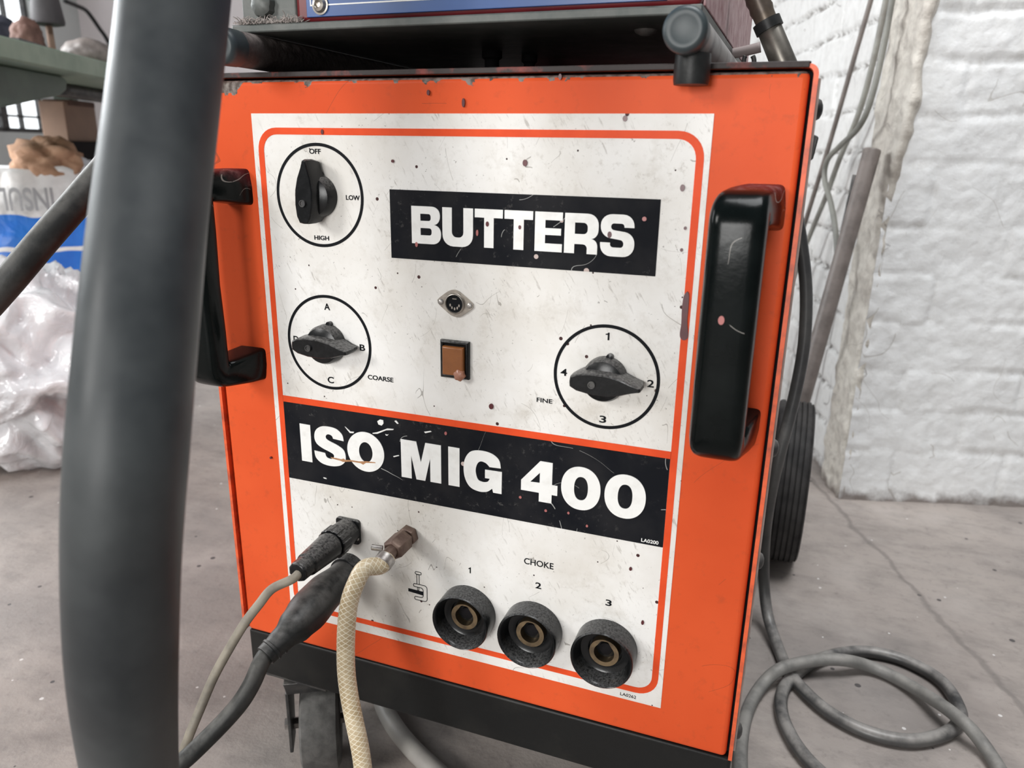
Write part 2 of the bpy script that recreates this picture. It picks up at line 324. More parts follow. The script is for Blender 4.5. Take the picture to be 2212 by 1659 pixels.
class MB:
    def __init__(s): s.b = bmesh.new(); s.uv = s.b.loops.layers.uv.new('UVMap')
    def face(s, vs):
        try: return s.b.faces.new(vs)
        except ValueError: return None
    def box(s, x0, x1, y0, y1, z0, z1):
        v = [s.b.verts.new(c) for c in ((x0, y0, z0), (x1, y0, z0), (x1, y1, z0), (x0, y1, z0), (x0, y0, z1), (x1, y0, z1), (x1, y1, z1), (x0, y1, z1))]
        for f in ((0, 3, 2, 1), (4, 5, 6, 7), (0, 1, 5, 4), (1, 2, 6, 5), (2, 3, 7, 6), (3, 0, 4, 7)): s.face([v[i] for i in f])
        return s
    def hexa(s, pts):
        v = [s.b.verts.new(c) for c in pts]
        for f in ((0, 3, 2, 1), (4, 5, 6, 7), (0, 1, 5, 4), (1, 2, 6, 5), (2, 3, 7, 6), (3, 0, 4, 7)): s.face([v[i] for i in f])
        return s
    def loft(s, rings, cap=True, closed=True):
        vr = [[s.b.verts.new(p) for p in r] for r in rings]
        n = len(vr[0])
        for a, c in zip(vr, vr[1:]):
            for i in range(n if closed else n-1):
                j = (i+1) % n; s.face((a[i], a[j], c[j], c[i]))
        if cap: s.face(list(reversed(vr[0]))); s.face(vr[-1])
        return s
    def prism(s, pts, y0, y1):          # outline in x,z pushed along y
        return s.loft([[(x, y0, z) for x, z in pts], [(x, y1, z) for x, z in pts]])
    def tube(s, pts, rad, seg=16, sub=6, cap=True, ribs=None):
        pts = [Vector(p) for p in pts]
        if not isinstance(rad, (list, tuple)): rad = [rad]*len(pts)
        P_, R_ = [], []
        n = len(pts)
        for i in range(n-1):
            p0, p1, p2, p3 = pts[max(i-1, 0)], pts[i], pts[i+1], pts[min(i+2, n-1)]
            for k in range(sub):
                t = k/sub
                P_.append(0.5*((2*p1)+(p2-p0)*t+(2*p0-5*p1+4*p2-p3)*t*t+(3*p1-p0-3*p2+p3)*t**3)); R_.append(rad[i]+(rad[i+1]-rad[i])*(t*t*(3-2*t) if sub > 1 else t))
        P_.append(pts[-1]); R_.append(rad[-1])
        T = [(P_[min(i+1, len(P_)-1)]-P_[max(i-1, 0)]).normalized() for i in range(len(P_))]
        N_ = T[0].orthogonal().normalized(); L = 0; rings = []; us = []
        for i, p in enumerate(P_):
            if i: L += (p-P_[i-1]).length; N_ = (N_-T[i]*N_.dot(T[i])).normalized()
            B_ = T[i].cross(N_); rr = R_[i]
            if ribs: rr += ribs(i)
            rings.append([s.b.verts.new(p+(N_*math.cos(2*math.pi*k/seg)+B_*math.sin(2*math.pi*k/seg))*rr) for k in range(seg)]); us.append(L)
        for i in range(len(rings)-1):
            for k in range(seg):
                j = (k+1) % seg; f = s.face((rings[i][k], rings[i][j], rings[i+1][j], rings[i+1][k]))
                if f:
                    for lp, uv in zip(f.loops, ((us[i], k/seg), (us[i], (k+1)/seg), (us[i+1], (k+1)/seg), (us[i+1], k/seg))): lp[s.uv].uv = uv
        if cap: s.face(list(reversed(rings[0]))); s.face(rings[-1])
        return s
    def lathe(s, prof, c, axis=(0, -1, 0), seg=32, cap=True, rot=0, mod=None):   # prof: (height along axis, radius)
        ax = Vector(axis).normalized(); n = ax.orthogonal().normalized()
        if abs(ax.z) < .9: n = Vector((0, 0, 1)); n = (n-ax*n.dot(ax)).normalized()
        b = ax.cross(n); c = Vector(c); rings = []
        for h, r in prof:
            rings.append([c+ax*h+(n*math.cos(2*math.pi*(k+rot)/seg)+b*math.sin(2*math.pi*(k+rot)/seg))*(r*(mod(k) if mod else 1)) for k in range(seg)])
        return s.loft(rings, cap)
    def grid(s, nu, nv, f):
        vv = [[s.b.verts.new(f(i/nu, j/nv)) for j in range(nv+1)] for i in range(nu+1)]
        for i in range(nu):
            for j in range(nv):
                s.face((vv[i][j], vv[i+1][j], vv[i+1][j+1], vv[i][j+1]))
        return s
    def build(s, name, mat, parent=None, **kw):
        bmesh.ops.recalc_face_normals(s.b, faces=s.b.faces)
        me = bpy.data.meshes.new(name); s.b.to_mesh(me); s.b.free()
        return finish(name, me, mat, parent, **kw)
def curve_mesh(loops, thick):
    cu = bpy.data.curves.new('c', 'CURVE'); cu.dimensions = '2D'; cu.fill_mode = 'BOTH'; cu.extrude = thick/2
    for lp in loops:
        sp = cu.splines.new('POLY'); sp.points.add(len(lp)-1)
        for q, (x, z) in zip(sp.points, lp): q.co = (x, z, 0, 1)
        sp.use_cyclic_u = True
    o = bpy.data.objects.new('c', cu); COL.objects.link(o)
    dg = bpy.context.evaluated_depsgraph_get(); me = bpy.data.meshes.new_from_object(o.evaluated_get(dg))
    bpy.data.objects.remove(o); bpy.data.curves.remove(cu); return me
TO_PANEL = Matrix(((1, 0, 0, 0), (0, 0, -1, 0), (0, 1, 0, 0), (0, 0, 0, 1)))      # local x,y -> panel x,z
def one(name, x0, x1, z0, z1, y, mat, parent):
    st = (x1-x0)*.46; h = z1-z0
    me = curve_mesh([[(x1-st, z0), (x1, z0), (x1, z1), (x1-st*.75, z1), (x1-st*1.2, z1-h*.14), (x0, z1-h*.19), (x0, z1-h*.33), (x1-st, z1-h*.31)]], 0)
    me.transform(Matrix.Translation((0, y, 0)) @ TO_PANEL); return finish(name, me, mat, parent, smooth=0)
def flat(name, loops, y_front, y_back, mat, parent, **kw):
    me = curve_mesh(loops, abs(y_back-y_front)); me.transform(Matrix.Translation((0, (y_front+y_back)/2, 0)) @ TO_PANEL)
    return finish(name, me, mat, parent, smooth=0, **kw)
def arcpoly(pts, k=6):
    out = []; n = len(pts)
    for i, (x, z, r) in enumerate(pts):
        if r <= 0: out.append((x, z)); continue
        p = Vector((x, z)); a = Vector(pts[i-1][:2])-p; b = Vector(pts[(i+1) % n][:2])-p
        la = min(r, a.length*.5 if pts[i-1][2] > 0 else a.length*.98); lb = min(r, b.length*.5 if pts[(i+1) % n][2] > 0 else b.length*.98)
        A = p+a.normalized()*la; B = p+b.normalized()*lb
        for j in range(k+1):
            t = j/k; w1 = .42   # between a parabola and a circle
            c1 = A+(p-A)*.58; c2 = B+(p-B)*.58
            q = A*(1-t)**3+c1*3*t*(1-t)**2+c2*3*t*t*(1-t)+B*t**3; out.append((q.x, q.y))
    return out
def smoothpoly(pts, k=5):                    # (x, z) smooth, (x, z, 1) corner
    out = []; n = len(pts)
    for i in range(n):
        p1 = pts[i]; p2 = pts[(i+1) % n]
        p0 = p1 if len(p1) > 2 else pts[i-1]; p3 = p2 if len(p2) > 2 else pts[(i+2) % n]
        if len(p1) > 2 and len(p2) > 2: out.append(p1[:2]); continue
        a, b, c, d = [Vector(q[:2]) for q in (p0, p1, p2, p3)]
        for j in range(k):
            t = j/k; q = .5*((2*b)+(c-a)*t+(2*a-5*b+4*c-d)*t*t+(3*b-a-3*c+d)*t**3); out.append((q.x, q.y))
    return out
def ell(cx, cz, rx, rz, n=56, e=2.0):
    o = []
    for i in range(n):
        a = 2*math.pi*i/n; c, s_ = math.cos(a), math.sin(a)
        o.append((cx+rx*math.copysign(abs(c)**(2/e), c), cz+rz*math.copysign(abs(s_)**(2/e), s_)))
    return o
def mm(l): return [(x/1000, z/1000) for x, z in l]
def rect(x0, x1, z0, z1): return [(x0, z0), (x1, z0), (x1, z1), (x0, z1)]
def text(name, s_, x0, x1, z0, z1, y, mat, parent, bold=0.0, M=None):
    cu = bpy.data.curves.new('t', 'FONT'); cu.body = s_; cu.size = 1; cu.offset = bold; cu.extrude = 0.0
    o = bpy.data.objects.new('t', cu); COL.objects.link(o)
    dg = bpy.context.evaluated_depsgraph_get(); me = bpy.data.meshes.new_from_object(o.evaluated_get(dg))
    bpy.data.objects.remove(o); bpy.data.curves.remove(cu)
    xs = [v.co.x for v in me.vertices]; ys = [v.co.y for v in me.vertices]
    sx = (x1-x0)/(max(xs)-min(xs)); sy = (z1-z0)/(max(ys)-min(ys))
    for v in me.vertices: v.co = ((v.co.x-min(xs))*sx+x0, (v.co.y-min(ys))*sy+z0, 0)
    if M is None:
        me.transform(Matrix.Translation((0, y, 0)) @ TO_PANEL)
    else: me.transform(M)
    return finish(name, me, mat, parent, smooth=0)

# ================================================================== SETTING
ob = MB().grid(1, 1, lambda u, v: Vector((-7+11*u, -3+9*v, -Z0))).build('floor', M_FLOOR, smooth=0, origin=(0, 0, -Z0)); tag(ob, kind='structure')
def wall_mesh(name, mat, orig, du, nrm, u0, u1, z0, z1, zl, vj, depth, rough, step=.006, jw=.009, jb=.55):
    nu = int((u1-u0)/step); nv = int((z1-z0)/step)
    b = MB(); jl = b.b.verts.layers.float.new('joint')
    rnd = random.Random(3); offs = [rnd.random() for _ in range(40)]
    def f(u, v):
        s_ = u0+(u1-u0)*u; z = z0+(z1-z0)*v
        wob = noise.noise((s_*9, z*4, 1.7))*.006+noise.noise((s_*28, z*9, 3.7))*.0025
        zz = z+wob; k = sum(1 for q in zl if q < zz)
        dz = min(abs(zz-q) for q in zl)
        sh = s_+wob+offs[k]*.05+(.5*vj if k % 2 else 0); col = math.floor(sh/vj+.5); ph = abs(sh-col*vj)
        wz = jw*(1+.5*noise.noise((s_*7, z*7, 4))); j = max(0, 1-(dz/wz)**2); j2 = max(0, 1-(ph/(wz*.8))**2)*(.45+.55*noise.noise((k*3.3, col*1.7, 0)))
        J = max(j*max(0, jb+.9*noise.noise((s_*4, z*4, 9))), j2, 0)
        cell = math.floor(sh/vj); hk = noise.noise((k*5.17+.3, cell*3.71+.6, .5)); hk2 = noise.noise((k*2.9+.2, cell*6.1+.1, 7.5))
        d = -J*depth+hk*depth*.6+hk2*.05*(sh-(cell+.5)*vj)*depth/.006+rough*(noise.noise((s_*16, z*16, 2))*.5+noise.noise((s_*40, z*40, 5))*.35+noise.noise((s_*105, z*105, 8))*.22)
        f.j = J
        return orig+du*s_+nrm*d+Vector((0, 0, z))
    vv = []
    for i in range(nu+1):
        row = []
        for k in range(nv+1):
            q = b.b.verts.new(f(i/nu, k/nv)); q[jl] = f.j; row.append(q)
        vv.append(row)
    for i in range(nu):
        for k in range(nv): b.face((vv[i][k], vv[i+1][k], vv[i+1][k+1], vv[i][k+1]))
    return tag(b.build(name, mat, smooth=180), kind='structure')
BZ = [-.33, -.122, -.03, .058, .162, .256, .352, .472, .56, .657, .742, .84, .93, 1.02, 1.11, 1.2]
wall_mesh('wall_right', M_WALLB, A0, BD, BN, -.012, 1.0, -Z0-.005, 1.05, BZ, .235, .0050, .0060, .0055, .011)
wall_mesh('wall_back', M_WALLA, A0, AD, AN, 0.0, 2.2, -Z0-.005, 1.05, [.492+.0885*k for k in range(-10, 8)], .235, .0080, .0016, .0065, .0062, 1.1)
def strip():
    b = MB(); jl = b.b.verts.layers.float.new('joint'); nu, nv = 26, 190; vv = []
    for i in range(nu+1):
        row = []
        for k in range(nv+1):
            z = -Z0-.003+1.29*k/nv; u = i/nu
            t = min(max((z-.38)/.2, 0), 1); e0 = -.045*t*t*(3-2*t)+.004*noise.noise((0, z*14, 2))+.006*noise.noise((3, z*40, 2))
            e1 = .145+.012*noise.noise((5, z*6, 1)); s_ = e0+(e1-e0)*u
            d = .0145+.006*noise.noise((s_*18, z*18, 3))+.004*noise.noise((s_*50, z*50, 6))
            if u > .8: d *= max(0, (1-u)/.2); d -= .004*(u-.8)*5
            if i == 0: d -= .014
            q = b.b.verts.new(A0+AD*s_+AN*d+Vector((0, 0, z))); q[jl] = .5+.5*noise.noise((s_*12, z*12, 7)); row.append(q)
        vv.append(row)
    for i in range(nu):
        for k in range(nv): b.face((vv[i][k], vv[i+1][k], vv[i+1][k+1], vv[i][k+1]))
    for k in range(nv):   # return of the rough corner onto the front face
        pass
    back = [b.b.verts.new(q.co-AN*.03+AD*.06) for q in vv[0]]
    for k in range(nv): b.face((back[k], vv[0][k], vv[0][k+1], back[k+1]))
    return tag(b.build('trim_1', M_STRIP, smooth=180), kind='structure')
strip()
# far left wall with its window
LWo = Vector((-4.3, 1.2, 0)); LN = Vector((.96, .28, 0)); LD = Vector((-.28, .96, 0))
def PL(px, py, off=0.0):
    d = ray(px, py); o = LWo+LN*off; return CAM+d*((o-CAM).dot(LN)/d.dot(LN))
def onL(p): q = p-LWo; return q.dot(LD), p.z
wl, wz0 = onL(PL(108, 288)); wz1 = 2.0; wl0 = wl-1.9
def LP(s_, z, d=0): return LWo+LD*s_+LN*d+Vector((0, 0, z))
b = MB()
for (a0, a1, b0, b1) in ((-4, wl0, -Z0, 3), (wl, 5, -Z0, 3), (wl0, wl, -Z0, wz0), (wl0, wl, wz1, 3)):
    b.hexa([LP(a0, b0, -.12), LP(a1, b0, -.12), LP(a1, b0), LP(a0, b0), LP(a0, b1, -.12), LP(a1, b1, -.12), LP(a1, b1), LP(a0, b1)])
tag(b.build('wall_left', M_WALLFAR, smooth=0), kind='structure')
b = MB()
def lbar(b, s0, s1, z0, z1, d0, d1): b.hexa([LP(s0, z0, d0), LP(s1, z0, d0), LP(s1, z0, d1), LP(s0, z0, d1), LP(s0, z1, d0), LP(s1, z1, d0), LP(s1, z1, d1), LP(s0, z1, d1)])
lbar(b, wl0, wl, wz0, wz0+.03, -.08, -.03)
for s_, wd in ((wl-.03, .03), (onL(PL(57, 250))[0]-.008, .016), (onL(PL(24, 250))[0]-.06, .07), (wl-1.2, .06), (wl0, .04)): lbar(b, s_, s_+wd, wz0, wz1, -.08, -.03)
for z in (onL(PL(60, 254))[1], wz0+.62, wz0+1.0): lbar(b, wl0, wl, z, z+.016, -.075, -.04)
wf = tag(b.build('window_1', M_DKSTEEL, smooth=0), kind='structure')
b = MB(); lbar(b, wl0, wl, wz0, wz1, -.07, -.064); b.build('window_pane', M_PANE, wf, smooth=0)
# rear wall, far behind the machine
b = MB(); b.hexa([Vector(p) for p in ((-6.5, 4.6, -Z0), (0.2, 4.6, -Z0), (.2, 4.7, -Z0), (-6.5, 4.7, -Z0), (-6.5, 4.6, 3), (.2, 4.6, 3), (.2, 4.7, 3), (-6.5, 4.7, 3))])
tag(b.build('wall_rear', simple('rear_wall_paint', (.72, .66, .67), (.66, .61, .61), .6, scale=2), smooth=0), kind='structure')

# ================================================================== WELDING MACHINE
W = thing('welding_machine', 'orange cabinet welding machine with white printed front and black side handles', 'welding machine', (.2, .35, -Z0))
b = MB().box(-.0612, .4610, 0, .03, -.036, .5392); fp = b.build('front_panel', M_ORANGE, W, bevel=.0045, seg=4, origin=(.2, .015, .251))
# shell: thin wrap-around lid and sides
def shell():
    o = arcpoly([(-.0665, -.036, 0), (-.0665, .5435, .007), (.4665, .5435, .007), (.4665, -.036, 0)])
    i = arcpoly([(.4632, -.036, 0), (.4632, .5412, .005), (-.0634, .5412, .005), (-.0634, -.036, 0)])
    pts = o+i; n = len(o); b = MB()
    r0 = [[b.b.verts.new((x, y, z)) for x, z in pts] for y in (-.0015, .78)]
    m = len(pts)
    for k in range(m): b.face((r0[0][k], r0[0][(k+1) % m], r0[1][(k+1) % m], r0[1][k]))
    for r in r0:
        for k in range(n-1): b.face((r[k], r[k+1], r[m-2-k], r[m-1-k]))
    return b
shell().build('outer_shell', M_SHEET, W, smooth=30)
b = MB().box(-.0608, .4608, -.0015, .78, .5436, .5450).box(-.060, .460, -.0028, -.0015, .5408, .5450); b.build('lid_sheet', M_SHEETTOP, W, bevel=.0006)
MB().box(.4666, .4684, .012, .775, -.036, .535).build('side_panel', simple('bare_side_sheet', (.42, .38, .35), (.28, .24, .22), .45, scale=40), W, smooth=0)
b = MB().box(-.0632, .4630, .012, .77, -.04, .540); b.build('inner_frame', M_DARK, W, smooth=0)
b = MB().box(-.0625, .4660, .002, .78, -.093, -.0375); pl = b.build('plinth', M_PLINTH, W, bevel=.003, seg=3)
b = MB()
for x, y, z in ((.4665, .055, .517), (.4665, .05, .247), (.4665, .06, .134), (.4665, .03, -.028)):
    bb = MB().lathe([(0, .0085), (.001, .0085), (.0045, .0065), (.006, .003), (.0062, 0.0005)], (x, y, z), (1, 0, 0), 20); bb.build('side_screw', M_DKSTEEL, W)
bb = MB().hexa([(.466, .028, .500), (.472, .028, .497), (.472, .04, .497), (.466, .04, .500), (.466, .028, .478), (.470, .028, .482), (.470, .04, .482), (.466, .04, .478)]); bb.build('side_clip', M_DKSTEEL, W, bevel=.001)
MB().lathe([(0, .011), (.002, .011), (.006, .007), (.007, .001)], (.424, .12, .545), (0, 0, 1), 20).build('lid_screw', M_STEEL, W)
# label
lb = MB().box(0, .4, -.0006, .001, 0, .5115).build('printed_label', M_LABEL, W, smooth=0, origin=(.2, 0, .255))
def roundrect(x0, x1, z0, z1, r): return arcpoly([(x0, z0, r), (x1, z0, r), (x1, z1, r), (x0, z1, r)], 8)
YF = -.0006
flat('border_line', [roundrect(.0052, .3957, .0101, .4998, .020), roundrect(.0110, .3899, .0160, .4941, .0145)], YF-.0003, YF, M_ORLINE, lb)
flat('divider_line', [rect(.0108, .3901, .2442, .2506)], YF-.0003, YF, M_ORLINE, lb)
bp = flat('name_plate_print', [rect(.1366, .3667, .3929, .4508)], YF-.0004, YF, M_BLACKP, lb)
mp = flat('model_band_print', [rect(.0112, .3898, .1627, .2441)], YF-.0005, YF, M_BLACKP, lb)
YL = YF-.0008
T_, B_ = 438, 406.8
LET = [
 [arcpoly([(157.2, T_, 0), (183.8, T_, 8), (183.8, 423.6, 6.5), (178.3, 422.9, 0), (184.7, 422.2, 6.5), (184.7, B_, 8), (157.2, B_, 0)]),
  arcpoly([(165.6, 431.8, 0), (175.3, 431.8, 2.2), (175.3, 426.0, 2.2), (165.6, 426.0, 0)]), arcpoly([(165.6, 420, 0), (176, 420, 2.2), (176, 414, 2.2), (165.6, 414, 0)])],
 [arcpoly([(186.1, T_, 0), (194.7, T_, 0), (194.7, 413.7, 4.5), (205.3, 413.7, 4.5), (205.3, T_, 0), (213.9, T_, 0), (213.9, 406.1, 10), (186.1, 406.1, 10)])],
 [[(215.5, T_), (240.2, T_), (240.2, 431.1), (232.3, 431.1), (232.3, B_), (223.9, B_), (223.9, 431.1), (215.5, 431.1)]],
 [[(241.7, T_), (266.1, T_), (266.1, 431.1), (258.4, 431.1), (258.4, B_), (249.7, B_), (249.7, 431.1), (241.7, 431.1)]],
 [[(267.9, T_), (290.9, T_), (290.9, 431.7), (276.6, 431.7), (276.6, 425.4), (289.8, 425.4), (289.8, 420), (276.6, 420), (276.6, 413.3), (290.9, 413.3), (290.9, B_), (267.9, B_)]],
 [arcpoly([(292.7, T_, 0), (320.2, T_, 9), (320.2, 419.3, 6.5), (314.6, 418.7, 0), (319.8, 418.1, 5.5), (319.8, B_, 0), (311.4, B_, 0), (311.4, 414.2, 3.5), (301.1, 414.2, 0), (301.1, B_, 0), (292.7, B_, 0)]),
  arcpoly([(301.1, 430.9, 0), (311.5, 430.9, 3.5), (311.5, 422.1, 3.5), (301.1, 422.1, 0)])],
 [arcpoly([(348.2, 428.7, 0), (348.2, 438.5, 9), (321.8, 438.5, 9), (321.8, 421.3, 8), (340.3, 418.8, 2.5), (340.3, 413.2, 2.5), (329.8, 413.2, 2.5), (329.8, 416.8, 0), (321.9, 416.8, 0), (321.9, 406.2, 9), (348.9, 406.2, 9), (348.9, 424.4, 8), (330, 426.7, 2.5), (330, 431.6, 2.5), (340.5, 431.6, 2.5), (340.5, 428.7, 0)])]]
flat('name_lettering', [mm(l) for L in LET for l in L], YL-.0002, YF-.0004, M_WHITEINK, bp)
LET2 = [
 [rect(28.8, 41, 184.4, 223.9)],
 [smoothpoly([(78.4, 212.6, 1), (77, 219), (71, 224), (62, 225.3), (53, 224), (46.8, 219), (45.1, 211.5), (47.5, 205.5), (54, 201.6), (61, 199.2), (65.6, 197.2), (66.6, 194.8), (65, 192.3), (61.5, 191.7), (58, 193), (56.4, 197, 1), (44.1, 197.7, 1), (45.5, 190.5), (52, 185.4), (62, 184), (72, 185.8), (78.3, 190.5), (79.8, 196.5), (78, 203), (72, 207), (64, 209.8), (59.5, 211.8), (58.2, 214.5), (60, 216.9), (62.8, 217.2), (65.5, 216), (66.6, 213.4, 1)])],
 [ell(102.3, 205.2, 20.2, 20.4), ell(102.5, 205, 7.4, 10.3)],
 [[(140.7, 224.3), (156.8, 224.3), (161.3, 203.7), (166.3, 224.3), (182.2, 224.3), (182.2, 186), (171, 186), (171, 209.5), (165.6, 186), (156.4, 186), (151.4, 209.5), (151.4, 186), (140.7, 186)]],
 [rect(189.6, 200.8, 186, 224.4)],
 [smoothpoly([(241.4, 211.2, 1), (239.5, 219), (232.5, 224), (222, 225.4), (212, 223), (206.5, 215.5), (204.9, 205.5), (206.5, 195.5), (211.5, 187.8), (220, 185), (228, 186), (233.2, 190, 1), (234.2, 186.2, 1), (242.4, 186.2, 1), (242.4, 208, 1), (226.1, 207.6, 1), (226.1, 199.3, 1), (230.8, 199.4, 1), (228.5, 196), (223.8, 195), (219, 197), (216.9, 205), (218.5, 212), (222, 215), (227, 214), (230.5, 210.8, 1)])],
 [[(278.3, 224.4), (289.7, 224.4), (289.7, 203.5), (294.8, 203.5), (294.8, 193.9), (289.7, 193.9), (289.7, 185.6), (277.9, 185.6), (277.9, 194), (260.9, 194), (260.9, 203.8)], [(269.6, 203.4), (278.3, 203.6), (278.3, 213.4)]],
 [ell(315.7, 204.7, 17.6, 20.3, 56, 2.15), ell(316, 204.7, 6.2, 11, 56, 2.3)],
 [ell(354.7, 204.1, 17.8, 20.3, 56, 2.15), ell(354.8, 204.1, 6.3, 11.2, 56, 2.3)]]
flat('model_lettering', [mm(l) for L in LET2 for l in L], YL-.0003, YF-.0005, M_WHITEINK, mp)
text('serial_lettering', 'LA0200', .3712, .3860, .1648, .1682, YL-.0002, M_WHITEINK, mp, .02)
DIALS = [(.0661, .4428, .0448, [('OFF', .0585, .0702, .4783, .4826), ('LOW', .0933, .1072, .4404, .4446), ('HIGH', .0584, .0739, .4042, .4082)]),
         (.0673, .3091, .0454, [('A', .0645, .0708, .3405, .3467), ('B', .1004, .1061, .3054, .3114), ('C', .0638, .0706, .2698, .2762), ('D', .0282, .0340, .3062, .3123)]),
         (.3321, .3070, .0446, [('1', .3302, .3334, .3387, .3451), ('2', .3664, .3720, .3033, .3096), ('3', .3287, .3346, .2675, .2738), ('4', .2934, .2992, .3044, .3106)])]
for cx, cz, r, tx in DIALS:
    ring = flat('dial_ring', [ell(cx, cz, r, r, 96), ell(cx, cz, r-.0027, r-.0027, 96)], YF-.0003, YF, M_INK, lb)
    for s_, x0, x1, z0, z1 in tx: one('dial_lettering', x0, x1, z0, z1, YF-.0003, M_INK, ring) if s_ == '1' else text('dial_lettering', s_, x0, x1, z0, z1, YF-.0003, M_INK, ring, .026 if len(s_) > 1 else .022)
text('range_lettering', 'COARSE', .1077, .1345, .2787, .2832, YF-.0003, M_INK, lb, .022)
text('range_lettering', 'FINE', .2731, .2872, .2784, .2823, YF-.0003, M_INK, lb, .02)
text('socket_lettering', 'CHOKE', .2652, .2936, .1196, .1259, YF-.0003, M_INK, lb, .012)
one('socket_lettering', .2093, .2118, .0973, .1036, YF-.0003, M_INK, lb)
text('socket_lettering', '2', .2768, .2826, .0966, .1029, YF-.0003, M_INK, lb, .02)
text('socket_lettering', '3', .3434, .3490, .0945, .1008, YF-.0003, M_INK, lb, .02)
text('serial_lettering', 'LA0262', .3623, .3772, .0033, .0066, YF-.0003, M_INK, lb, .006)
# earth clamp symbol
def outline(l, w_=.0006):
    c = Vector((sum(p[0] for p in l)/len(l), sum(p[1] for p in l)/len(l))); n = len(l); o = []
    for i, p in enumerate(l):
        a = Vector(l[i-1]); p_ = Vector(p); b_ = Vector(l[(i+1) % n]); t = (b_-a).normalized(); nn = Vector((-t.y, t.x)); q = p_+nn*w_; o.append((q.x, q.y))
    return [l, o]
L = []
L += outline(arcpoly([(.1517, .0829, .0015), (.1590, .0829, .0015), (.1590, .0863, .0015), (.1517, .0863, .0015)], 4))
L += outline(rect(.1534, .1566, .0718, .0829))
L += outline(arcpoly([(.1502, .0718, .001), (.1645, .0718, .003), (.1645, .0545, .003), (.1512, .0545, .001), (.1512, .0575, .001), (.1608, .0575, .003), (.1608, .0690, .003), (.1502, .0690, .001)], 4))
L += outline(rect(.1540, .1560, .0650, .0690))
for k in range(0, len(L), 2): flat('clamp_symbol', L[k:k+2], YF-.0003, YF, M_INK, lb)
flat('clamp_symbol', [[(.1440, .0618), (.1602, .0606), (.1602, .0648), (.1440, .0652)]], YF-.0003, YF, M_INK, lb)
# paint drips on the front
L = []
for px, py, rx, ry in ((1474, 406, 4, 6), (1350, 256, 4, 5), (1134, 352, 4.5, 6), (1061, 878, 5, 6), (1317, 507, 4, 6), (1053, 484, 3.5, 5), (1123, 491, 3, 4), (1362, 1229, 3, 4), (1388, 1345, 3, 5), (1558, 692, 5, 7), (1480, 493, 2.5, 3), (1472, 540, 2.5, 3), (925, 200, 3, 5), (1210, 166, 3, 5), (1001, 222, 3, 8), (755, 1538, 3, 3), (585, 989, 3, 3), (848, 348, 3, 3), (696, 285, 3, 5)):
    c = P(px, py, 1, YL); flat('paint_spot', [ell(c.x, c.z, rx/2350, ry/2350, 16, 2)], YL-.0004, YF, M_DRIP, lb)
L = []
for px, py, rx, ry in ((900, 528, 3, 5), (1031, 503, 2.5, 6), (1124, 1074, 3, 3), (1179, 1103, 3, 3), (1228, 1108, 2.5, 3), (1268, 1136, 2.5, 3), (963, 936, 3, 4), (1392, 473, 4, 4)):
    c = P(px, py, 1, YL); flat('pink_paint_spot', [ell(c.x, c.z, rx/2350, ry/2350, 14, 2)], YL-.0004, YF, M_DRIPPINK, lb)

def marks(name, mat, polys):
    for pl_ in polys:
        q_ = [P(600+a/5.027, 850+b_/5.027, 1, YL) for a, b_ in pl_]
        flat(name, [[(v.x, v.z) for v in q_]], YL-.0004, YF-.0003, mat, mp)
marks('pale_scuff', M_WHITEINK, [[(1082, 300), (1110, 282), (1145, 290), (1150, 325), (1130, 348), (1095, 335)], [(728, 358), (745, 370), (790, 412), (830, 415), (825, 430), (785, 428)],
      [(1030, 428), (1080, 420), (1190, 380), (1262, 385), (1255, 395), (1180, 398), (1085, 436), (1035, 436)], [(1255, 680), (1310, 668), (1320, 676), (1262, 690)],
      [(1168, 440), (1185, 448), (1205, 440), (1195, 455), (1178, 456)], [(1268, 298), (1285, 292), (1315, 325), (1300, 330)], [(1590, 415), (1660, 405), (1672, 415), (1605, 430)], [(495, 910), (525, 915), (535, 928), (505, 922)]])
marks('rust_streak', simple('rust_stain', (.42, .22, .10), (.30, .13, .06), .7, scale=90), [[(575, 690), (640, 700), (690, 712), (720, 705), (735, 720), (800, 722), (880, 735), (960, 735), (1060, 745), (1065, 755), (960, 752), (930, 772), (900, 755), (800, 738), (710, 742), (685, 730), (590, 705)]])
c = P(1481, 680, 1, YL)
flat('paint_drip', [smoothpoly([(c.x+a/2300, c.z+b_/2050) for a, b_ in ((-1, 37), (-6, 28), (-7, 8), (-6, -14), (-7, -30), (-5, -38), (1, -41), (7, -37), (7, -28), (4, -10), (4, 12), (3, 32))])], YL-.0012, YF, M_DRIP, lb)
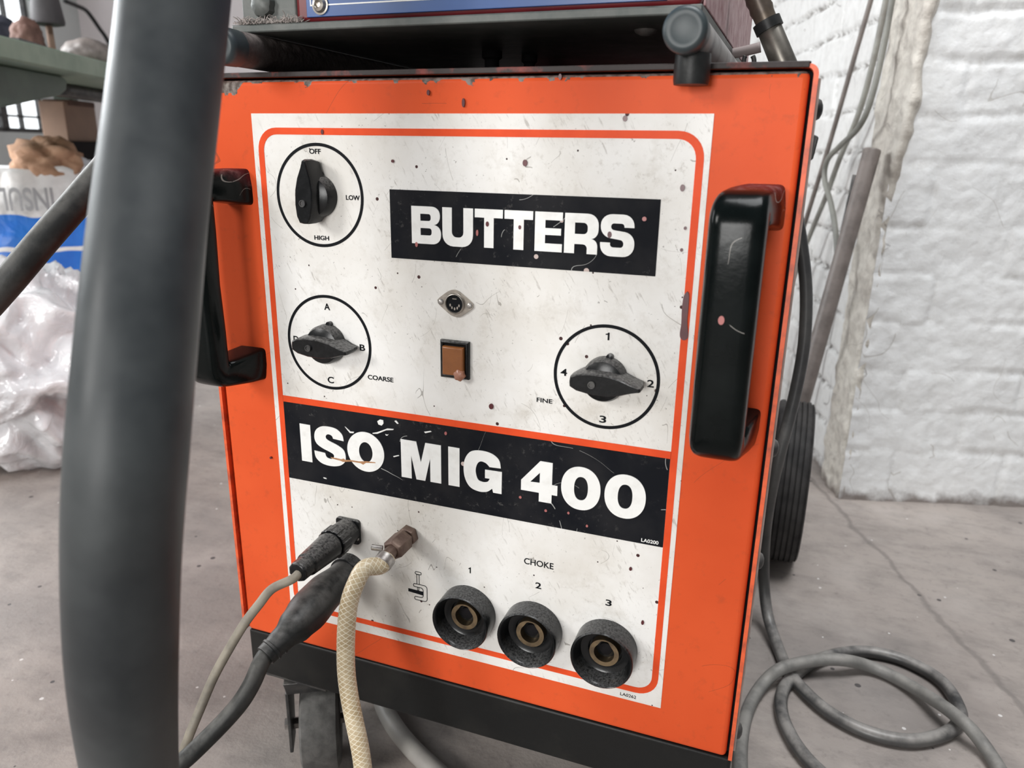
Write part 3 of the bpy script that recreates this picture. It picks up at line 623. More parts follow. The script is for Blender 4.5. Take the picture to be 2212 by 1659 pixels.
# rotary knobs
def knob(cx, cz, ang, label, ks=.93):
    k = MB().lathe([(0, .0185), (.009, .0182), (.0125, .0165), (.0145, .011), (.0150, .002)], (cx, YF, cz), (0, -1, 0), 40).build('rotary_knob', M_KNOB, W)
    k['label'] = label
    out = [(-.026, .0045), (-.0265, 0), (-.026, -.0045), (-.020, -.0078), (-.008, -.0098), (.006, -.0098), (.018, -.0075), (.029, -.0035), (.0355, -.0018), (.0365, 0), (.0355, .0018), (.029, .0035), (.018, .0075), (.006, .0098), (-.008, .0098), (-.020, .0078)]
    ca, sa = math.cos(ang), math.sin(ang)
    def R2(x, z):
        x *= ks; return (cx+x*ca-z*sa, cz+x*sa+z*ca)
    b = MB(); rings = []
    for y, sx, sz, in ((-.003, .95, .98), (-.012, 1, 1), (-.0222, 1, .93), (-.0240, .985, .87), (-.0248, .95, .78)):
        rings.append([(*R2(x*sx, z*sz),) for x, z in out]); rings[-1] = [(p[0], y, p[1]) for p in rings[-1]]
    b.loft(rings); g = b.build('grip', M_KNOB, k, smooth=28)
    sx, sz = R2(-.006, 0)
    MB().lathe([(0, .0030), (.0016, .0030), (.0016, .0022), (.0008, .0020), (.0008, .0002)], (sx, -.0252, sz), (0, -1, 0), 18).build('screw', M_DKSTEEL, g)
    MB().lathe([(0, .0028), (.004, .0028), (.0045, .0005)], (cx+.003, YF, cz+.0185), (0, -1, 0), 12).build('stop_tab', M_KNOB, k)
knob(.0661, .4428, math.radians(86), 'tall black power knob set to the top mark', .86)
knob(.0673, .3091, math.radians(-2), 'black coarse range knob with thick left end')
knob(.3321, .3070, math.radians(-1), 'dusty black fine range knob on the right')
# DIN socket
d = flat('round_pin_socket', [smoothpoly([(.1812, .3581), (.1815, .3605), (.190, .3672), (.1945, .3692), (.1990, .3692), (.2035, .3668), (.2130, .3597), (.2142, .3570), (.2135, .3545), (.2045, .3478), (.2005, .3462), (.1965, .3462), (.1915, .3485), (.1825, .3555)], 4)], -.0022, 0, M_NICKEL, W, bevel=.0005)
MB().lathe([(0, .0093), (.0012, .0093), (.0020, .0086), (.0022, .0080), (.0008, .0076)], (.1975, -.0022, .3577), (0, -1, 0), 32, cap=False).build('socket_rim', M_NICKEL, d)
ins = MB().lathe([(0, .0078), (.0006, .0078), (.0006, .0002)], (.1975, -.0022, .3577), (0, -1, 0), 32).build('pin_insert', M_INK, d)
flat('pin_slots', [ell(.1975+.0044*math.cos(math.radians(a)), .3577+.0044*math.sin(math.radians(a)), .0007, .0013, 10) for a in (200, 235, 270, 305, 340)]+[rect(.1955, .1993, .3615, .3622)], -.0031, -.0027, M_NICKEL, ins)
for x, z in ((.1842, .3582), (.2112, .3571)): MB().lathe([(0, .0026), (.0008, .0025), (.0016, .0014), (.0016, .0002)], (x, -.0022, z), (0, -1, 0), 16).build('fixing_screw', M_STEEL, d)
# pilot lamp
pb = MB().loft([[(x, y, z) for x, z in rect(.1835+i, .2112-i, .2908+i, .3252-i)] for y, i in ((YF, 0), (-.003, 0), (-.0048, .0014), (-.0048, .0030), (-.0030, .0036))]).build('pilot_lamp', M_KNOB, W, bevel=.0006)
pln = MB().loft([[(x, y, z) for x, z in rect(.1868+i, .2072-i, .2942+i, .3203-i)] for y, i in ((-.003, 0), (-.0068, .0003), (-.0076, .0012))]).build('amber_lens', M_AMBER, pb, bevel=.0004)
MB().lathe([(-.002, .0050), (.0012, .0050), (.0022, .0036), (.0026, .0005)], (.2035, -.0070, .2955), (0, -1, 0), 22, mod=lambda k: 1+.1*math.sin(k*1.7)).build('paint_blob', M_BLOB, pln)
# choke sockets
for x, zc, lab in ((.2092, .0545, 'left choke socket'), (.2760, .0530, 'middle choke socket with brighter brass'), (.3468, .0515, 'right choke socket')):
    s_ = MB().lathe([(0, .0286), (.020, .0286), (.0218, .0283), (.0226, .0275), (.0220, .0266), (.019, .0250), (.007, .0225), (.0055, .0190), (.0055, .0158), (.0020, .0152), (.0012, .0020)], (x, YF, zc), (0, -1, 0), 48).build('choke_socket', M_SOCK, W)
    s_['label'] = lab
    ring = ell(x, zc, .0136, .0136, 40)
    hole = []
    for i in range(40):
        a = math.radians(-225+i*270/39); hole.append((x+.0094*math.cos(a), zc+.0094*math.sin(a)))
    hole += [(x+.0036, zc+.0114), (x+.002, zc+.0121), (x-.002, zc+.0121), (x-.0036, zc+.0114)]
    hole = [p for p in hole]
    flat('brass_contact', [ring, hole], -.0105, -.002, M_BRASS, s_, bevel=.0006)
    MB().lathe([(0, .0060), (.003, .0060), (.0034, .0054), (.0034, .0003)], (x, -.001, zc), (0, -1, 0), 20).build('centre_pin', M_DARK, s_)
# handles
def handle(xc, label):
    zt, zb, yo, cr = .4490, .2790, -.0500, .011
    path = [(0.002, zt-.001), (-.015, zt), (-.030, zt+.0005)]
    for i in range(7):
        a = math.radians(90+i*15); path.append((yo+cr+cr*math.cos(a), zt-cr+cr*math.sin(a)))
    path += [(yo, .41), (yo-.0015, .364), (yo, .32)]
    for i in range(7):
        a = math.radians(180+i*15); path.append((yo+cr+cr*math.cos(a), zb+cr+cr*math.sin(a)))
    path += [(-.030, zb), (-.015, zb), (.002, zb+.001)]
    b = MB(); rings = []; n = len(path)
    for i, (y, z) in enumerate(path):
        y0, z0 = path[max(i-1, 0)]; y1, z1 = path[min(i+1, n-1)]; t = Vector((y1-y0, z1-z0)).normalized(); nn = Vector((t.y, -t.x))   # outward side of the loop
        fl = min(1, max(0, (y+.046)/.046)); hx = .0195-.0035*fl; hn = .0118+.0046*fl
        ring = []
        for k in range(32):
            a = 2*math.pi*k/32; c, s_ = math.cos(a), math.sin(a); e = 2/(5.0+3.5*fl)
            dx = hx*math.copysign(abs(c)**e, c); dn = hn*math.copysign(abs(s_)**e, s_)
            dx *= 1-.12*(dn > 0)*(dn/hn)
            ring.append((xc+.0125*fl+dx, y+nn.x*dn, z+nn.y*dn))
        rings.append(ring)
    b.loft(rings); h = b.build('handle', M_HAND, W, smooth=50, origin=(xc, 0, .37)); h['label'] = label
    if xc > .2:
        c = P(1558, 692, 1, -.0632); flat('pink_paint_spot', [ell(c.x, c.z, .0021, .0031, 16)], -.0637, -.0615, M_DRIPPINK, h)
handle(-.0340, 'left black bar handle partly behind the thick hose')
handle(.4275, 'right black bar handle with maroon overspray on top')
# front casters and rear wheels
def caster(x, y):
    zt = -.093
    k = MB().box(x-.042, x+.042, y-.045, y+.05, zt-.004, zt).build('caster', M_DKSTEEL, W, bevel=.001)
    def sw(b):
        bmesh.ops.rotate(b.b, verts=b.b.verts, cent=(x, y, 0), matrix=Matrix.Rotation(math.radians(31), 3, 'Z')); return b
    b = MB().loft([[(x-.036, y-.040, zt-.004), (x+.036, y-.040, zt-.004), (x+.036, y+.045, zt-.004), (x-.036, y+.045, zt-.004)], [(x-.034, y-.030, zt-.026), (x+.034, y-.030, zt-.026), (x+.034, y+.04, zt-.026), (x-.034, y+.04, zt-.026)]])
    for s_ in (-1, 1): b.hexa([(x+s_*.034-.002, y-.028, zt-.11), (x+s_*.034+.002, y-.028, zt-.11), (x+s_*.034+.002, y+.005, zt-.11), (x+s_*.034-.002, y+.005, zt-.11), (x+s_*.034-.002, y-.030, zt-.024), (x+s_*.034+.002, y-.030, zt-.024), (x+s_*.034+.002, y+.03, zt-.024), (x+s_*.034-.002, y+.03, zt-.024)])
    sw(b).build('fork', M_DKSTEEL, k, bevel=.001)
    sw(MB().lathe([(-.0225, .030), (-.0222, .050), (-.0195, .0548), (-.012, .0560), (.012, .0560), (.0195, .0548), (.0222, .050), (.0225, .030)], (x, y, -Z0+.0560), (1, 0, 0), 48)).build('tyre', M_TYRE, k)
    sw(MB().lathe([(-.043, .007), (.043, .007)], (x, y, -Z0+.0560), (1, 0, 0), 6)).build('axle_bolt', M_STEEL, k)
caster(-.008, .050); caster(.405, .056)
def rearwheel(x, y, r):
    prof = [(-.030, r*.62), (-.032, r*.88), (-.0315, r*.955), (-.029, r*.985)]
    for k in range(6):
        h = -.022+k*.0088; prof += [(h-.003, r), (h+.003, r), (h+.0038, r-.004), (h+.0048, r-.004)]
    prof += [(.029, r*.985), (.0315, r*.955), (.032, r*.88), (.030, r*.62)]
    t = MB().lathe(prof, (x, y, -Z0+r), (1, 0, 0), 48).build('rear_wheel', M_TYREBLK, W)
    MB().lathe([(-.034, .02), (-.022, r*.6), (.022, r*.6), (.034, .02)], (x, y, -Z0+r), (1, 0, 0), 32).build('hub', M_DKSTEEL, t)
rearwheel(.505, .80, .148); rearwheel(-.108, .80, .148)
MB().tube([(-.12, .80, -Z0+.148), (.53, .80, -Z0+.148)], .010, 12, 2).build('axle', M_DKSTEEL, W)
MB().box(.05, .35, .77, .83, -.10, -.08).build('axle_bracket', M_DKSTEEL, W)

# ================================================================== WIRE FEEDER on the lid
F = thing('wire_feeder', 'dusty red wire feeder with blue front on two tube runners above the cabinet', 'wire feeder', (.19, .2, .545))
fb = MB().loft([[(.050, .004, z), (.384, .004, z), (.384, .46, z), (.050, .46, z)] for z in (.5832, .86)]).build('feeder_body', M_RED, F, bevel=.004, seg=3)
MB().box(.3842, .3860, .012, .45, .584, .86).build('side_cover', M_REDDUST, fb, bevel=.0006)
fs = MB().box(.0625, .360, .0015, .005, .5868, .855).build('blue_fascia', M_BLUE, fb, bevel=.0004)
flat('border_line', [rect(.0665, .356, .5950, .5960), rect(.0665, .0675, .5961, .85), rect(.3550, .356, .5961, .85)], .0011, .0016, M_WHITEINK, fs)
for x in (.0765, .352): 
    sw = MB().lathe([(0, .0075), (.0012, .0075), (.0014, .0062), (.0042, .0050), (.0052, .0030), (.0046, .0024), (.003, .0022), (.003, .0002)], (x, .0015, .5955 if x < .2 else .596), (0, -1, 0), 28).build('fascia_screw', M_NICKEL, fs)
MB().box(-.012, .386, -.002, .45, .5765, .5830).build('base_tray', M_TRAY, F, bevel=.0012)
MB().box(-.006, .0498, .006, .20, .5832, .72).build('side_bracket', M_TRAY, F, bevel=.002)
MB().lathe([(0, .0105), (.006, .0095), (.009, .006), (.0095, .001)], (.018, .006, .5985), (0, -1, 0), 24, mod=lambda k: 1+.06*math.sin(k*2.1)).build('bracket_bolt', M_TRAY, F)
for x, mat, lab in ((.006, M_TUBEDUST, 'left tube runner thick with dust'), (.3805, M_TUBE, 'right scuffed tube runner with big black cap')):
    t = MB().tube([(x, -.026, .5618), (x, .2, .5618), (x, .46, .5618)], .0142, 28, 3).build('tube_runner', mat, F); t['label'] = lab
    MB().lathe([(-.004, .0146), (.010, .0150), (.0135, .0146), (.0158, .0128), (.0164, .0110), (.0158, .0085), (.0150, .004), (.0150, .0005)], (x, -.026, .5618), (0, -1, 0), 36).build('end_cap', M_CAP, t)
    if x > .1:
        MB().lathe([(0, .0118), (.003, .0124), (.013, .0124), (.020, .0120)], (x+.0035, -.0155, .5295), (0, 0, 1), 28).build('rubber_foot', M_RUBBER, t)
    for yy in (.1, .42): MB().box(x-.008, x+.008, yy, yy+.03, .545, .550).build('runner_pad', M_RUBBER, t)
MB().box(.15, .366, .30, .304, .546, .5764).build('cross_plate', M_RED, F)
for x, y, r in ((.165, .16, .010), (.19, .20, .008)): MB().lathe([(0, r), (.006, r), (.008, r*.7), (.016, r*.7), (.017, r*.95), (.024, r*.9)], (x, y, .5764), (0, 0, -1), 18).build('cable_gland', M_DARK, F)
MB().lathe([(0, .009), (.002, .008), (.004, .004), (.0045, .0005)], (.335, .06, .5764), (0, 0, -1), 20).build('tray_bolt', M_STEEL, F)
# fluff on tray edge
random.seed(5); b = MB()
for _ in range(160):
    x = random.uniform(-.006, .06); y = random.uniform(-.004, .004); z = .5828+random.random()*.001
    q = Vector((random.gauss(0, .004), random.gauss(0, .004), abs(random.gauss(.003, .002))))
    b.tube([(x, y, z), Vector((x, y, z))+q*.5+Vector((random.gauss(0, .001), 0, .001)), Vector((x, y, z))+q], [.0004, .0004, .0002], 4, 2)
tag(b.build('dust_fluff', simple('dust', (.36, .32, .30), None, .95), F), kind='stuff')

# ================================================================== LEADS plugged into the front
def spaceP(l): return [P(px, py, 1, y) for px, py, y in l]
K = thing('control_lead', 'beige control cable with ribbed black round plug in the panel', 'cable', (.079, -.05, .02))
c0 = Vector((.079, YF, .117))
MB().prism([(c0.x+x, c0.z+z) for x, z in arcpoly([(-.0135, -.0135, .004), (.0135, -.0135, .004), (.0135, .0135, .004), (-.0135, .0135, .004)])], -.004, YF).build('panel_flange', M_KNOB, K, bevel=.0008)
MB().lathe([(0, .0022), (.0008, .0022), (.0014, .001)], (c0.x+.0108, -.004, c0.z-.0062), (0, -1, 0), 14).build('flange_screw', M_STEEL, K)
pg = MB().lathe([(.003, .0136), (.018, .0138), (.0185, .0125), (.034, .0125), (.035, .0135), (.037, .0137), (.072, .0112), (.0735, .0095)], c0, (0, -1, 0), 36).build('plug', M_KNOB, K)
MB().lathe([(.019, .0150), (.0195, .0155), (.032, .0155), (.0330, .0148)], c0, (0, -1, 0), 96, mod=lambda k: 1.0 if (k % 8) < 5 else .955).build('collar', M_KNOB, pg, smooth=25)
MB().lathe([(.0725, .0093), (.073, .0100), (.086, .0098), (.0875, .0080)], c0, (0, -1, 0), 10).build('gland_nut', M_KNOB, pg, bevel=.0006)
pts = [c0+Vector((0, -.080, 0)), c0+Vector((-.0005, -.0925, -.003))]+spaceP([(588, 1272, -.105), (560, 1305, -.118), (528, 1347, -.130), (493, 1405, -.140), (461, 1464, -.150), (433, 1530, -.160), (409, 1588, -.17), (388, 1645, -.176), (375, 1690, -.18), (350, 1800, -.185), (300, 2000, -.19)])
pts += [Vector((pts[-1].x-.05, pts[-1].y+.01, -Z0+.03)), Vector((pts[-1].x-.14, pts[-1].y+.02, -Z0+.0045))]
MB().tube(pts, .0042, 14, 6).build('cable', M_CABLEBEI, K)
K = thing('welding_lead', 'thick black power cable with long rubber boot plugged below the control plug', 'cable', (.078, -.06, -.02))
c0 = Vector((.078, YF, .073))
pts = [c0, c0+Vector((0, -.018, -.001))]+spaceP([(700, 1282, -.045), (668, 1318, -.072), (640, 1350, -.093), (612, 1378, -.108), (590, 1400, -.118), (573, 1417, -.126)])
MB().tube(pts, [.0150, .0152, .0185, .0195, .0165, .0115, .0102, .0098], 24, 6).build('rubber_boot', M_RUBBER, K)
b = MB().lathe([(0, .0172), (.006, .0172), (.012, .0165), (.0125, .0150)], c0, (0, -1, 0), 30); b.build('socket_ring', M_SOCK, K)
for (px, py, y, r) in ((601, 1390, -.1125, .0114), (588, 1402, -.119, .0111)):
    q = P(px, py, 1, y); b = MB().lathe([(-.0018, r*.86), (-.001, r), (.001, r), (.0018, r*.86)], q, (pts[-1]-pts[-3]), 24); b.build('boot_ridge', M_RUBBER, K)
pts = [pts[-2], pts[-1]]+spaceP([(560, 1440, -.134), (545, 1475, -.143), (521, 1515, -.153), (488, 1554, -.163), (448, 1595, -.175), (405, 1636, -.19), (360, 1672, -.205), (290, 1730, -.23), (180, 1850, -.27)])
pts += [Vector((pts[-1].x-.05, pts[-1].y-.04, -Z0+.03)), Vector((pts[-1].x-.12, pts[-1].y-.12, -Z0+.008))]
MB().tube(pts, .0078, 18, 6).build('cable', M_CABLEBLK, K)
K = thing('gas_hose', 'cream braided gas hose hanging from a brown brass nut', 'hose', (.146, -.06, .02))
c0 = Vector((.1465, YF, .1255))
MB().lathe([(0, .0105), (.008, .0105), (.009, .0095)], c0, (0, -1, 0), 6, rot=.25).build('panel_nut', M_BRASSB, K, bevel=.0006)
MB().lathe([(.009, .0080), (.0115, .0080), (.0115, .0108), (.032, .0108), (.035, .0085)], c0, (0, -1, 0), 6).build('hose_nut', M_BRASSB, K, bevel=.0007)
barb = [c0+Vector((0, -.032, 0)), c0+Vector((-.0005, -.042, -.001)), c0+Vector((-.001, -.052, -.004))]
MB().tube(barb, [.0062, .0060, .0056], 18, 4).build('barb', M_BRASSB, K)
hp = [c0+Vector((0, -.043, -.0015)), c0+Vector((-.001, -.053, -.005))]+spaceP([(788, 1228, -.066), (768, 1262, -.078), (755, 1300, -.086), (749, 1345, -.092), (747, 1395, -.097), (748, 1450, -.102), (755, 1505, -.107), (766, 1560, -.112), (777, 1612, -.116), (784, 1660, -.12), (788, 1720, -.125), (780, 1830, -.13)])
hp += [Vector((hp[-1].x-.006, hp[-1].y-.01, -Z0+.04)), Vector((hp[-1].x-.03, hp[-1].y-.04, -Z0+.010)), Vector((hp[-1].x-.09, hp[-1].y-.07, -Z0+.0085))]
MB().tube(hp, .0081, 24, 8).build('braided_tube', M_BRAID, K)
q = hp[0]; b = MB().lathe([(-.0045, .0084), (-.004, .0090), (.004, .0090), (.0045, .0084)], (q+hp[1])*.5, (hp[1]-hp[0]), 24)
cl = b.build('hose_clip', M_STEEL, K)
MB().lathe([(-.004, .0028), (.006, .0028), (.0065, .002)], q+Vector((-.008, -.002, .0085)), (-1, -.3, .1), 14).build('clip_screw', M_STEEL, cl)

# big foreground hose and the smaller black one behind it
pts, rr = [], []
for py, a, c_ in ((-260, 268, 512), (-120, 255, 500), (0, 244, 489), (100, 232, 478), (200, 221, 469), (300, 208, 458), (400, 193, 446), (500, 180, 436), (600, 168, 430), (700, 157, 421), (800, 147, 413), (900, 137, 405), (1000, 129, 398), (1100, 124, 389), (1200, 123, 381), (1300, 125, 378), (1400, 129, 375), (1500, 140, 373), (1600, 157, 373), (1660, 170, 374), (1760, 190, 378), (1950, 235, 395)):
    cx = (a+c_)/2+12; r = .0305
    D = FPX*r/((c_-a)/2)*.985
    pts.append(PD(cx, py, D)); rr.append(r)
# even out the depth along its run
sm = [pts[0]]+[(pts[i-1]+pts[i]*2+pts[i+1])/4 for i in range(1, len(pts)-1)]+[pts[-1]]
p0, p1 = sm[0], sm[-1]
sm = [p0+Vector((-.10, .30, .50)), p0+Vector((.03, .16, .42)), p0+Vector((.035, .05, .26))]+sm+[p1+Vector((.015, -.02, -.07)), Vector((p1.x+.06, p1.y-.07, -.185)), Vector((p1.x+.16, p1.y-.20, -Z0+.0285)), Vector((p1.x+.24, p1.y-.42, -Z0+.028))]
tag(MB().tube(sm, .0276, 40, 4).build('thick_hose', M_HOSE, smooth=180), 'very thick smooth black hose hanging in front of the left handle', 'hose')
pts = [PD(px, py, D) for px, py, D in ((-160, 770, .70), (-60, 692, .70), (10, 618, .70), (95, 518, .705), (185, 415, .72), (262, 318, .74), (320, 190, .75), (350, 40, .75), (365, -140, .74))]
pts = [Vector((pts[0].x-.30, pts[0].y-.02, -Z0+.0142)), Vector((pts[0].x-.20, pts[0].y-.02, -Z0+.03)), Vector((pts[0].x-.10, pts[0].y-.01, -.08))]+pts+[pts[-1]+Vector((.02, .05, .2)), pts[-1]+Vector((-.02, .2, .36))]
tag(MB().tube(pts, .0136, 24, 6).build('black_cable', M_CABLEBLK, smooth=180), 'round black cable slanting up behind the thick hose at the left', 'cable')

# ================================================================== things by the brick walls
G = thing('welding_torch', 'dull metal welding torch hanging behind the wire feeder', 'welding torch', P(1690, 140, 1, .17))
a_, b_ = P(1698, 150, 1, .17), P(1612, -60, 1, .17); ax = (b_-a_).normalized(); Lh = (b_-a_).length
def tp(px, py): return (P(px, py, 1, .17)-a_).dot(ax)
t1 = tp(1650, 58); t2 = tp(1640, 30)
MB().lathe([(0, .0108), (t1, .0102), (t1+.002, .0088)], a_, ax, 24).build('nozzle', simple('torch_metal', (.22, .205, .18), (.14, .13, .115), .35, .7, scale=50), G)
MB().lathe([(t1-.005, .0106), (t1-.005, .0119), (t1+.0035, .0119), (t1+.0035, .0106)], a_, ax, 24).build('black_band', M_RUBBER, G)
prof = [(t1+.001, .0090)]
for k in range(9): prof += [(t1+.010+k*.0043, .0102 if k % 2 else .0093)]
prof += [(Lh*.80, .0093)]
MB().lathe(prof, a_, ax, 24).build('ribbed_neck', simple('torch_brown', (.15, .12, .09), (.10, .08, .065), .4, .4, scale=60), G)
q = P(1606, 111, 1, .24); MB().tube([Vector((.3850, q.y, q.z-.002)), q, P(1643, 102, 1, .24)], .0048, 14, 4).build('hook_peg', simple('dusty_peg', (.33, .28, .27), None, .7), F, smooth=180)
ring = [P(1618+11*math.cos(t), 132+16*math.sin(t), 1, .21) for t in [i*math.pi/8 for i in range(-2, 11)]]
tag(MB().tube(ring, .0022, 10, 3).build('wire_ring', M_DKSTEEL, smooth=180), 'small dark wire ring standing on the cabinet lid beside the torch nozzle', 'ring')

def line(name, pts, r, mat, label, cat, seg=16, sub=6, group=None):
    return tag(MB().tube(pts, r, seg, sub).build(name, mat, smooth=180), label, cat, group)
pp = [PA(px, py, o) for px, py, o in ((1905, -90, .03), (1880, 5, .035), (1838, 150, .045), (1795, 300, .055), (1755, 430, .065), (1712, 570, .075), (1672, 700, .085), (1640, 810, .09))]
pp.append(pp[-1]+(pp[-1]-pp[-2])*((-Z0+.006-pp[-1].z)/(pp[-1].z-pp[-2].z)))
line('thin_rod', pp, .0052, M_POLE, 'thin straight dark brown rod leaning on the brick wall', 'rod', 12, 3)
pp = [PA(px, py, o) for px, py, o in ((1935, -90, .03), (1913, 5, .03), (1887, 130, .03), (1855, 245, .03), (1815, 340, .032), (1786, 420, .034), (1757, 490, .036), (1727, 565, .04), (1702, 640, .045), (1680, 720, .05), (1660, 800, .06))]
pp.append(pp[-1]+(pp[-1]-pp[-2])*((-Z0+.007-pp[-1].z)/(pp[-1].z-pp[-2].z)))
line('pale_cable', pp, .0058, M_CABLEWAL, 'straight pale cable running down the brick wall beside the rod', 'cable')
pp = [PA(px, py, o) for px, py, o in ((1945, -90, .04), (1926, 5, .04), (1907, 110, .042), (1880, 220, .05), (1855, 275, .055), (1815, 315, .06), (1788, 345, .062), (1781, 385, .062), (1795, 440, .06), (1805, 500, .058), (1808, 570, .056), (1800, 650, .055), (1783, 730, .055), (1755, 810, .06), (1735, 870, .065), (1725, 930, .07), (1715, 1000, .07))]
line('kinked_cable', pp, .0058, simple('kinked_cable_grey', (.25, .25, .225), (.17, .17, .155), .5, scale=20), 'grey cable with a sharp kink on the brick wall above the pole', 'cable')
# leaning pole
a_ = PA(1885, 322, .045); b_ = PA(1728, 880, .14); d_ = (b_-a_); t_ = (-Z0-a_.z)/d_.z; b2 = a_+d_*t_
tag(MB().lathe([(0, .0135), (.001, .0155), (.004, .0165), (d_.length*t_-.006, .0165)], a_, d_, 24).build('leaning_pole', M_POLE, smooth=60), 'stout round brown pole leaning in the corner by the rear wheel', 'pole')
a_ = PA(1846, 378, .018); b_ = PA(1752, 800, .026); d_ = b_-a_; t_ = (-Z0-a_.z)/d_.z
line('metal_rod', [a_, a_+d_*.5*t_, a_+d_*t_*.985], .0042, M_DKSTEEL, 'very thin dark rod just left of the stout pole', 'rod', 10, 2)
# mains cable: down the machine side, then a loop on the floor
fz = -Z0+.0095
def fl(cx, cy, z=fz): return P(1500+cx/3.107, 1200+cy/3.107, 2, z)
pts = [PD(1716, 440, 1.05), PD(1730, 520, 1.06), PD(1741, 620, 1.07), PD(1739, 720, 1.08), PD(1728, 800, 1.09), PD(1708, 890, 1.1), PD(1684, 980, 1.1), PD(1664, 1070, 1.12), PD(1652, 1160, 1.16), PD(1650, 1250, 1.2)]
pts += [fl(492, 400, fz+.02), fl(562, 620), fl(640, 790), fl(760, 930), fl(900, 1050), fl(1080, 1152), fl(1260, 1215), fl(1450, 1243), fl(1620, 1218), fl(1735, 1165), fl(1785, 1090), fl(1770, 1010), fl(1700, 890), fl(1590, 795), (fl(1400, 700)), fl(1230, 655), fl(1080, 645), fl(930, 668, fz+.001), fl(800, 715, fz), fl(690, 790, fz-.001), fl(615, 870), fl(580, 970), fl(595, 1090), fl(655, 1225), fl(735, 1340), fl(830, 1440), fl(960, 1560)]
line('mains_cable', pts, .0088, M_MAINS, 'grey mains cable falling behind the cabinet and looping on the floor', 'cable', 16, 6)
u = .0185
pts = [fl(330, 1650), fl(310, 1426), fl(315, 1240), fl(345, 1080), fl(400, 950), fl(480, 840, fz+.006), fl(570, 765, fz+u), fl(690, 725, fz+u), fl(850, 700, fz+u), fl(1000, 702, fz+u*.9), fl(1150, 735, fz+.004), fl(1320, 805, fz+.0), fl(1500, 905, fz+.004), fl(1660, 1005, fz+u*.9), fl(1760, 1080, fz+u), fl(1850, 1160, fz+u*.9), fl(1950, 1285, fz+.004), fl(2050, 1440), fl(2160, 1640)]
line('floor_cable', pts, .0088, M_CABLEGRY, 'grey cable arching over the mains cable loop and out of the picture', 'cable', 16, 6)
pts = [P(px, py, 2, -Z0+.012) for px, py in ((800, 1400), (815, 1480), (838, 1545), (880, 1605), (935, 1660), (1010, 1725), (1120, 1800))]
line('grey_hose', pts, .0118, simple('grey_hose_skin', (.42, .40, .37), (.36, .34, .32), .5, scale=20), 'plain grey hose lying on the floor under the cabinet', 'hose')

# ================================================================== left background: bench, bags
bz = .72; kf = (bz-CAM.z)/(.61-CAM.z)
e0 = Vector((CAM.x+(-.486-CAM.x)*kf, CAM.y+(.15-CAM.y)*kf, 0)); e1 = Vector((CAM.x+(-.603-CAM.x)*kf, CAM.y+(.406-CAM.y)*kf, 0))
ed = (e1-e0).normalized(); en = Vector((-ed.y, ed.x, 0));
if en.x > 0: en = -en              # into the bench
def BP(s_, d_, z): return e0+ed*s_+en*d_+Vector((0, 0, z))
def bbox(b, s0, s1, d0, d1, z0, z1): return b.hexa([BP(s0, d0, z0), BP(s1, d0, z0), BP(s1, d1, z0), BP(s0, d1, z0), BP(s0, d0, z1), BP(s1, d0, z1), BP(s1, d1, z1), BP(s0, d1, z1)])
WB = thing('workbench', 'green metal workbench with thick edge behind the hose', 'workbench', BP(0, .3, -Z0))
bbox(MB(), -.7, 1.45, 0, .65, bz-.053, bz).build('bench_top', M_BENCH, WB, bevel=.006)
ap = [(-.69, bz-.053), (.42, bz-.053), (.452, .655), (.440, .630), (.40, .612), (.28, .594), (.13, .570), (-.10, .540), (-.69, .50)]
MB().loft([[BP(s_, dd, z) for s_, z in ap] for dd in (.07, .10)]).build('gusset_apron', M_BENCHDK, WB, bevel=.006)
bbox(MB(), -.66, -.60, .48, .55, -Z0, bz-.053).build('bench_leg', M_BENCHDK, WB, bevel=.006)
bbox(MB(), 1.36, 1.42, .48, .55, -Z0, bz-.053).build('bench_leg', M_BENCHDK, WB, bevel=.006)
def QB(px, py, dd):                       # where a line of sight meets a vertical plane dd behind the bench edge
    d = ray(px, py); o = e0+en*dd; return CAM+d*((o-CAM).dot(en)/d.dot(en))
def top(px, dd): q = QB(px, 100, dd); return Vector((q.x, q.y, bz))
# things on the bench
def lump(name, c, sx, sy, sz, mat, label, cat, seed=0, amp=.18, freq=2.2, res=24, parent=None, flatb=True):
    b = MB(); bmesh.ops.create_icosphere(b.b, subdivisions=5 if res > 24 else 4, radius=1)
    for v in b.b.verts:
        n_ = v.co.normalized(); k = 1+amp*noise.noise(n_*freq+Vector((seed, 0, 0)))+amp*.5*noise.noise(n_*freq*2.7+Vector((0, seed, 0)))
        q = n_*k
        if flatb: q.z = max(q.z, -.9)
        v.co = Vector((c[0]+q.x*sx, c[1]+q.y*sy, c[2]+q.z*sz))
    o = b.build(name, mat, parent, smooth=180)
    if not parent: tag(o, label, cat)
    return o
q = top(112, .22)
LM = thing('spindle_guard', 'grey cup shaped machine guard on a thin stem above the bench edge', 'machine guard', q)
s1 = QB(112, -30, .22).z-bz; s0 = QB(112, 58, .22).z-bz
MB().lathe([(s0, .030), (s0+.004, .046), (s0+.012, .048), (s1, .034), (s1+.01, .03)], q, (0, 0, 1), 28).build('cup', M_GREYPL, LM)
MB().lathe([(0, .011), (s0+.004, .010)], q, (0, 0, 1), 14).build('stem', M_CARD, LM)
MB().lathe([(0, .03), (.006, .03), (.010, .013)], q, (0, 0, 1), 20).build('foot', M_DKSTEEL, LM)
q = top(100, .17); MBb = MB().lathe([(0, .012), (.030, .012)], q, (0, 0, 1), 4); tag(MBb.build('steel_block', M_DKSTEEL, bevel=.001), 'small square steel block beside the guard stem', 'block')
q = top(-14, .40); lump('navy_jacket', (q.x, q.y, bz+.0690), .085, .085, .075, M_NAVY, 'crumpled navy cloth lying on the bench at the far left', 'cloth', 3)
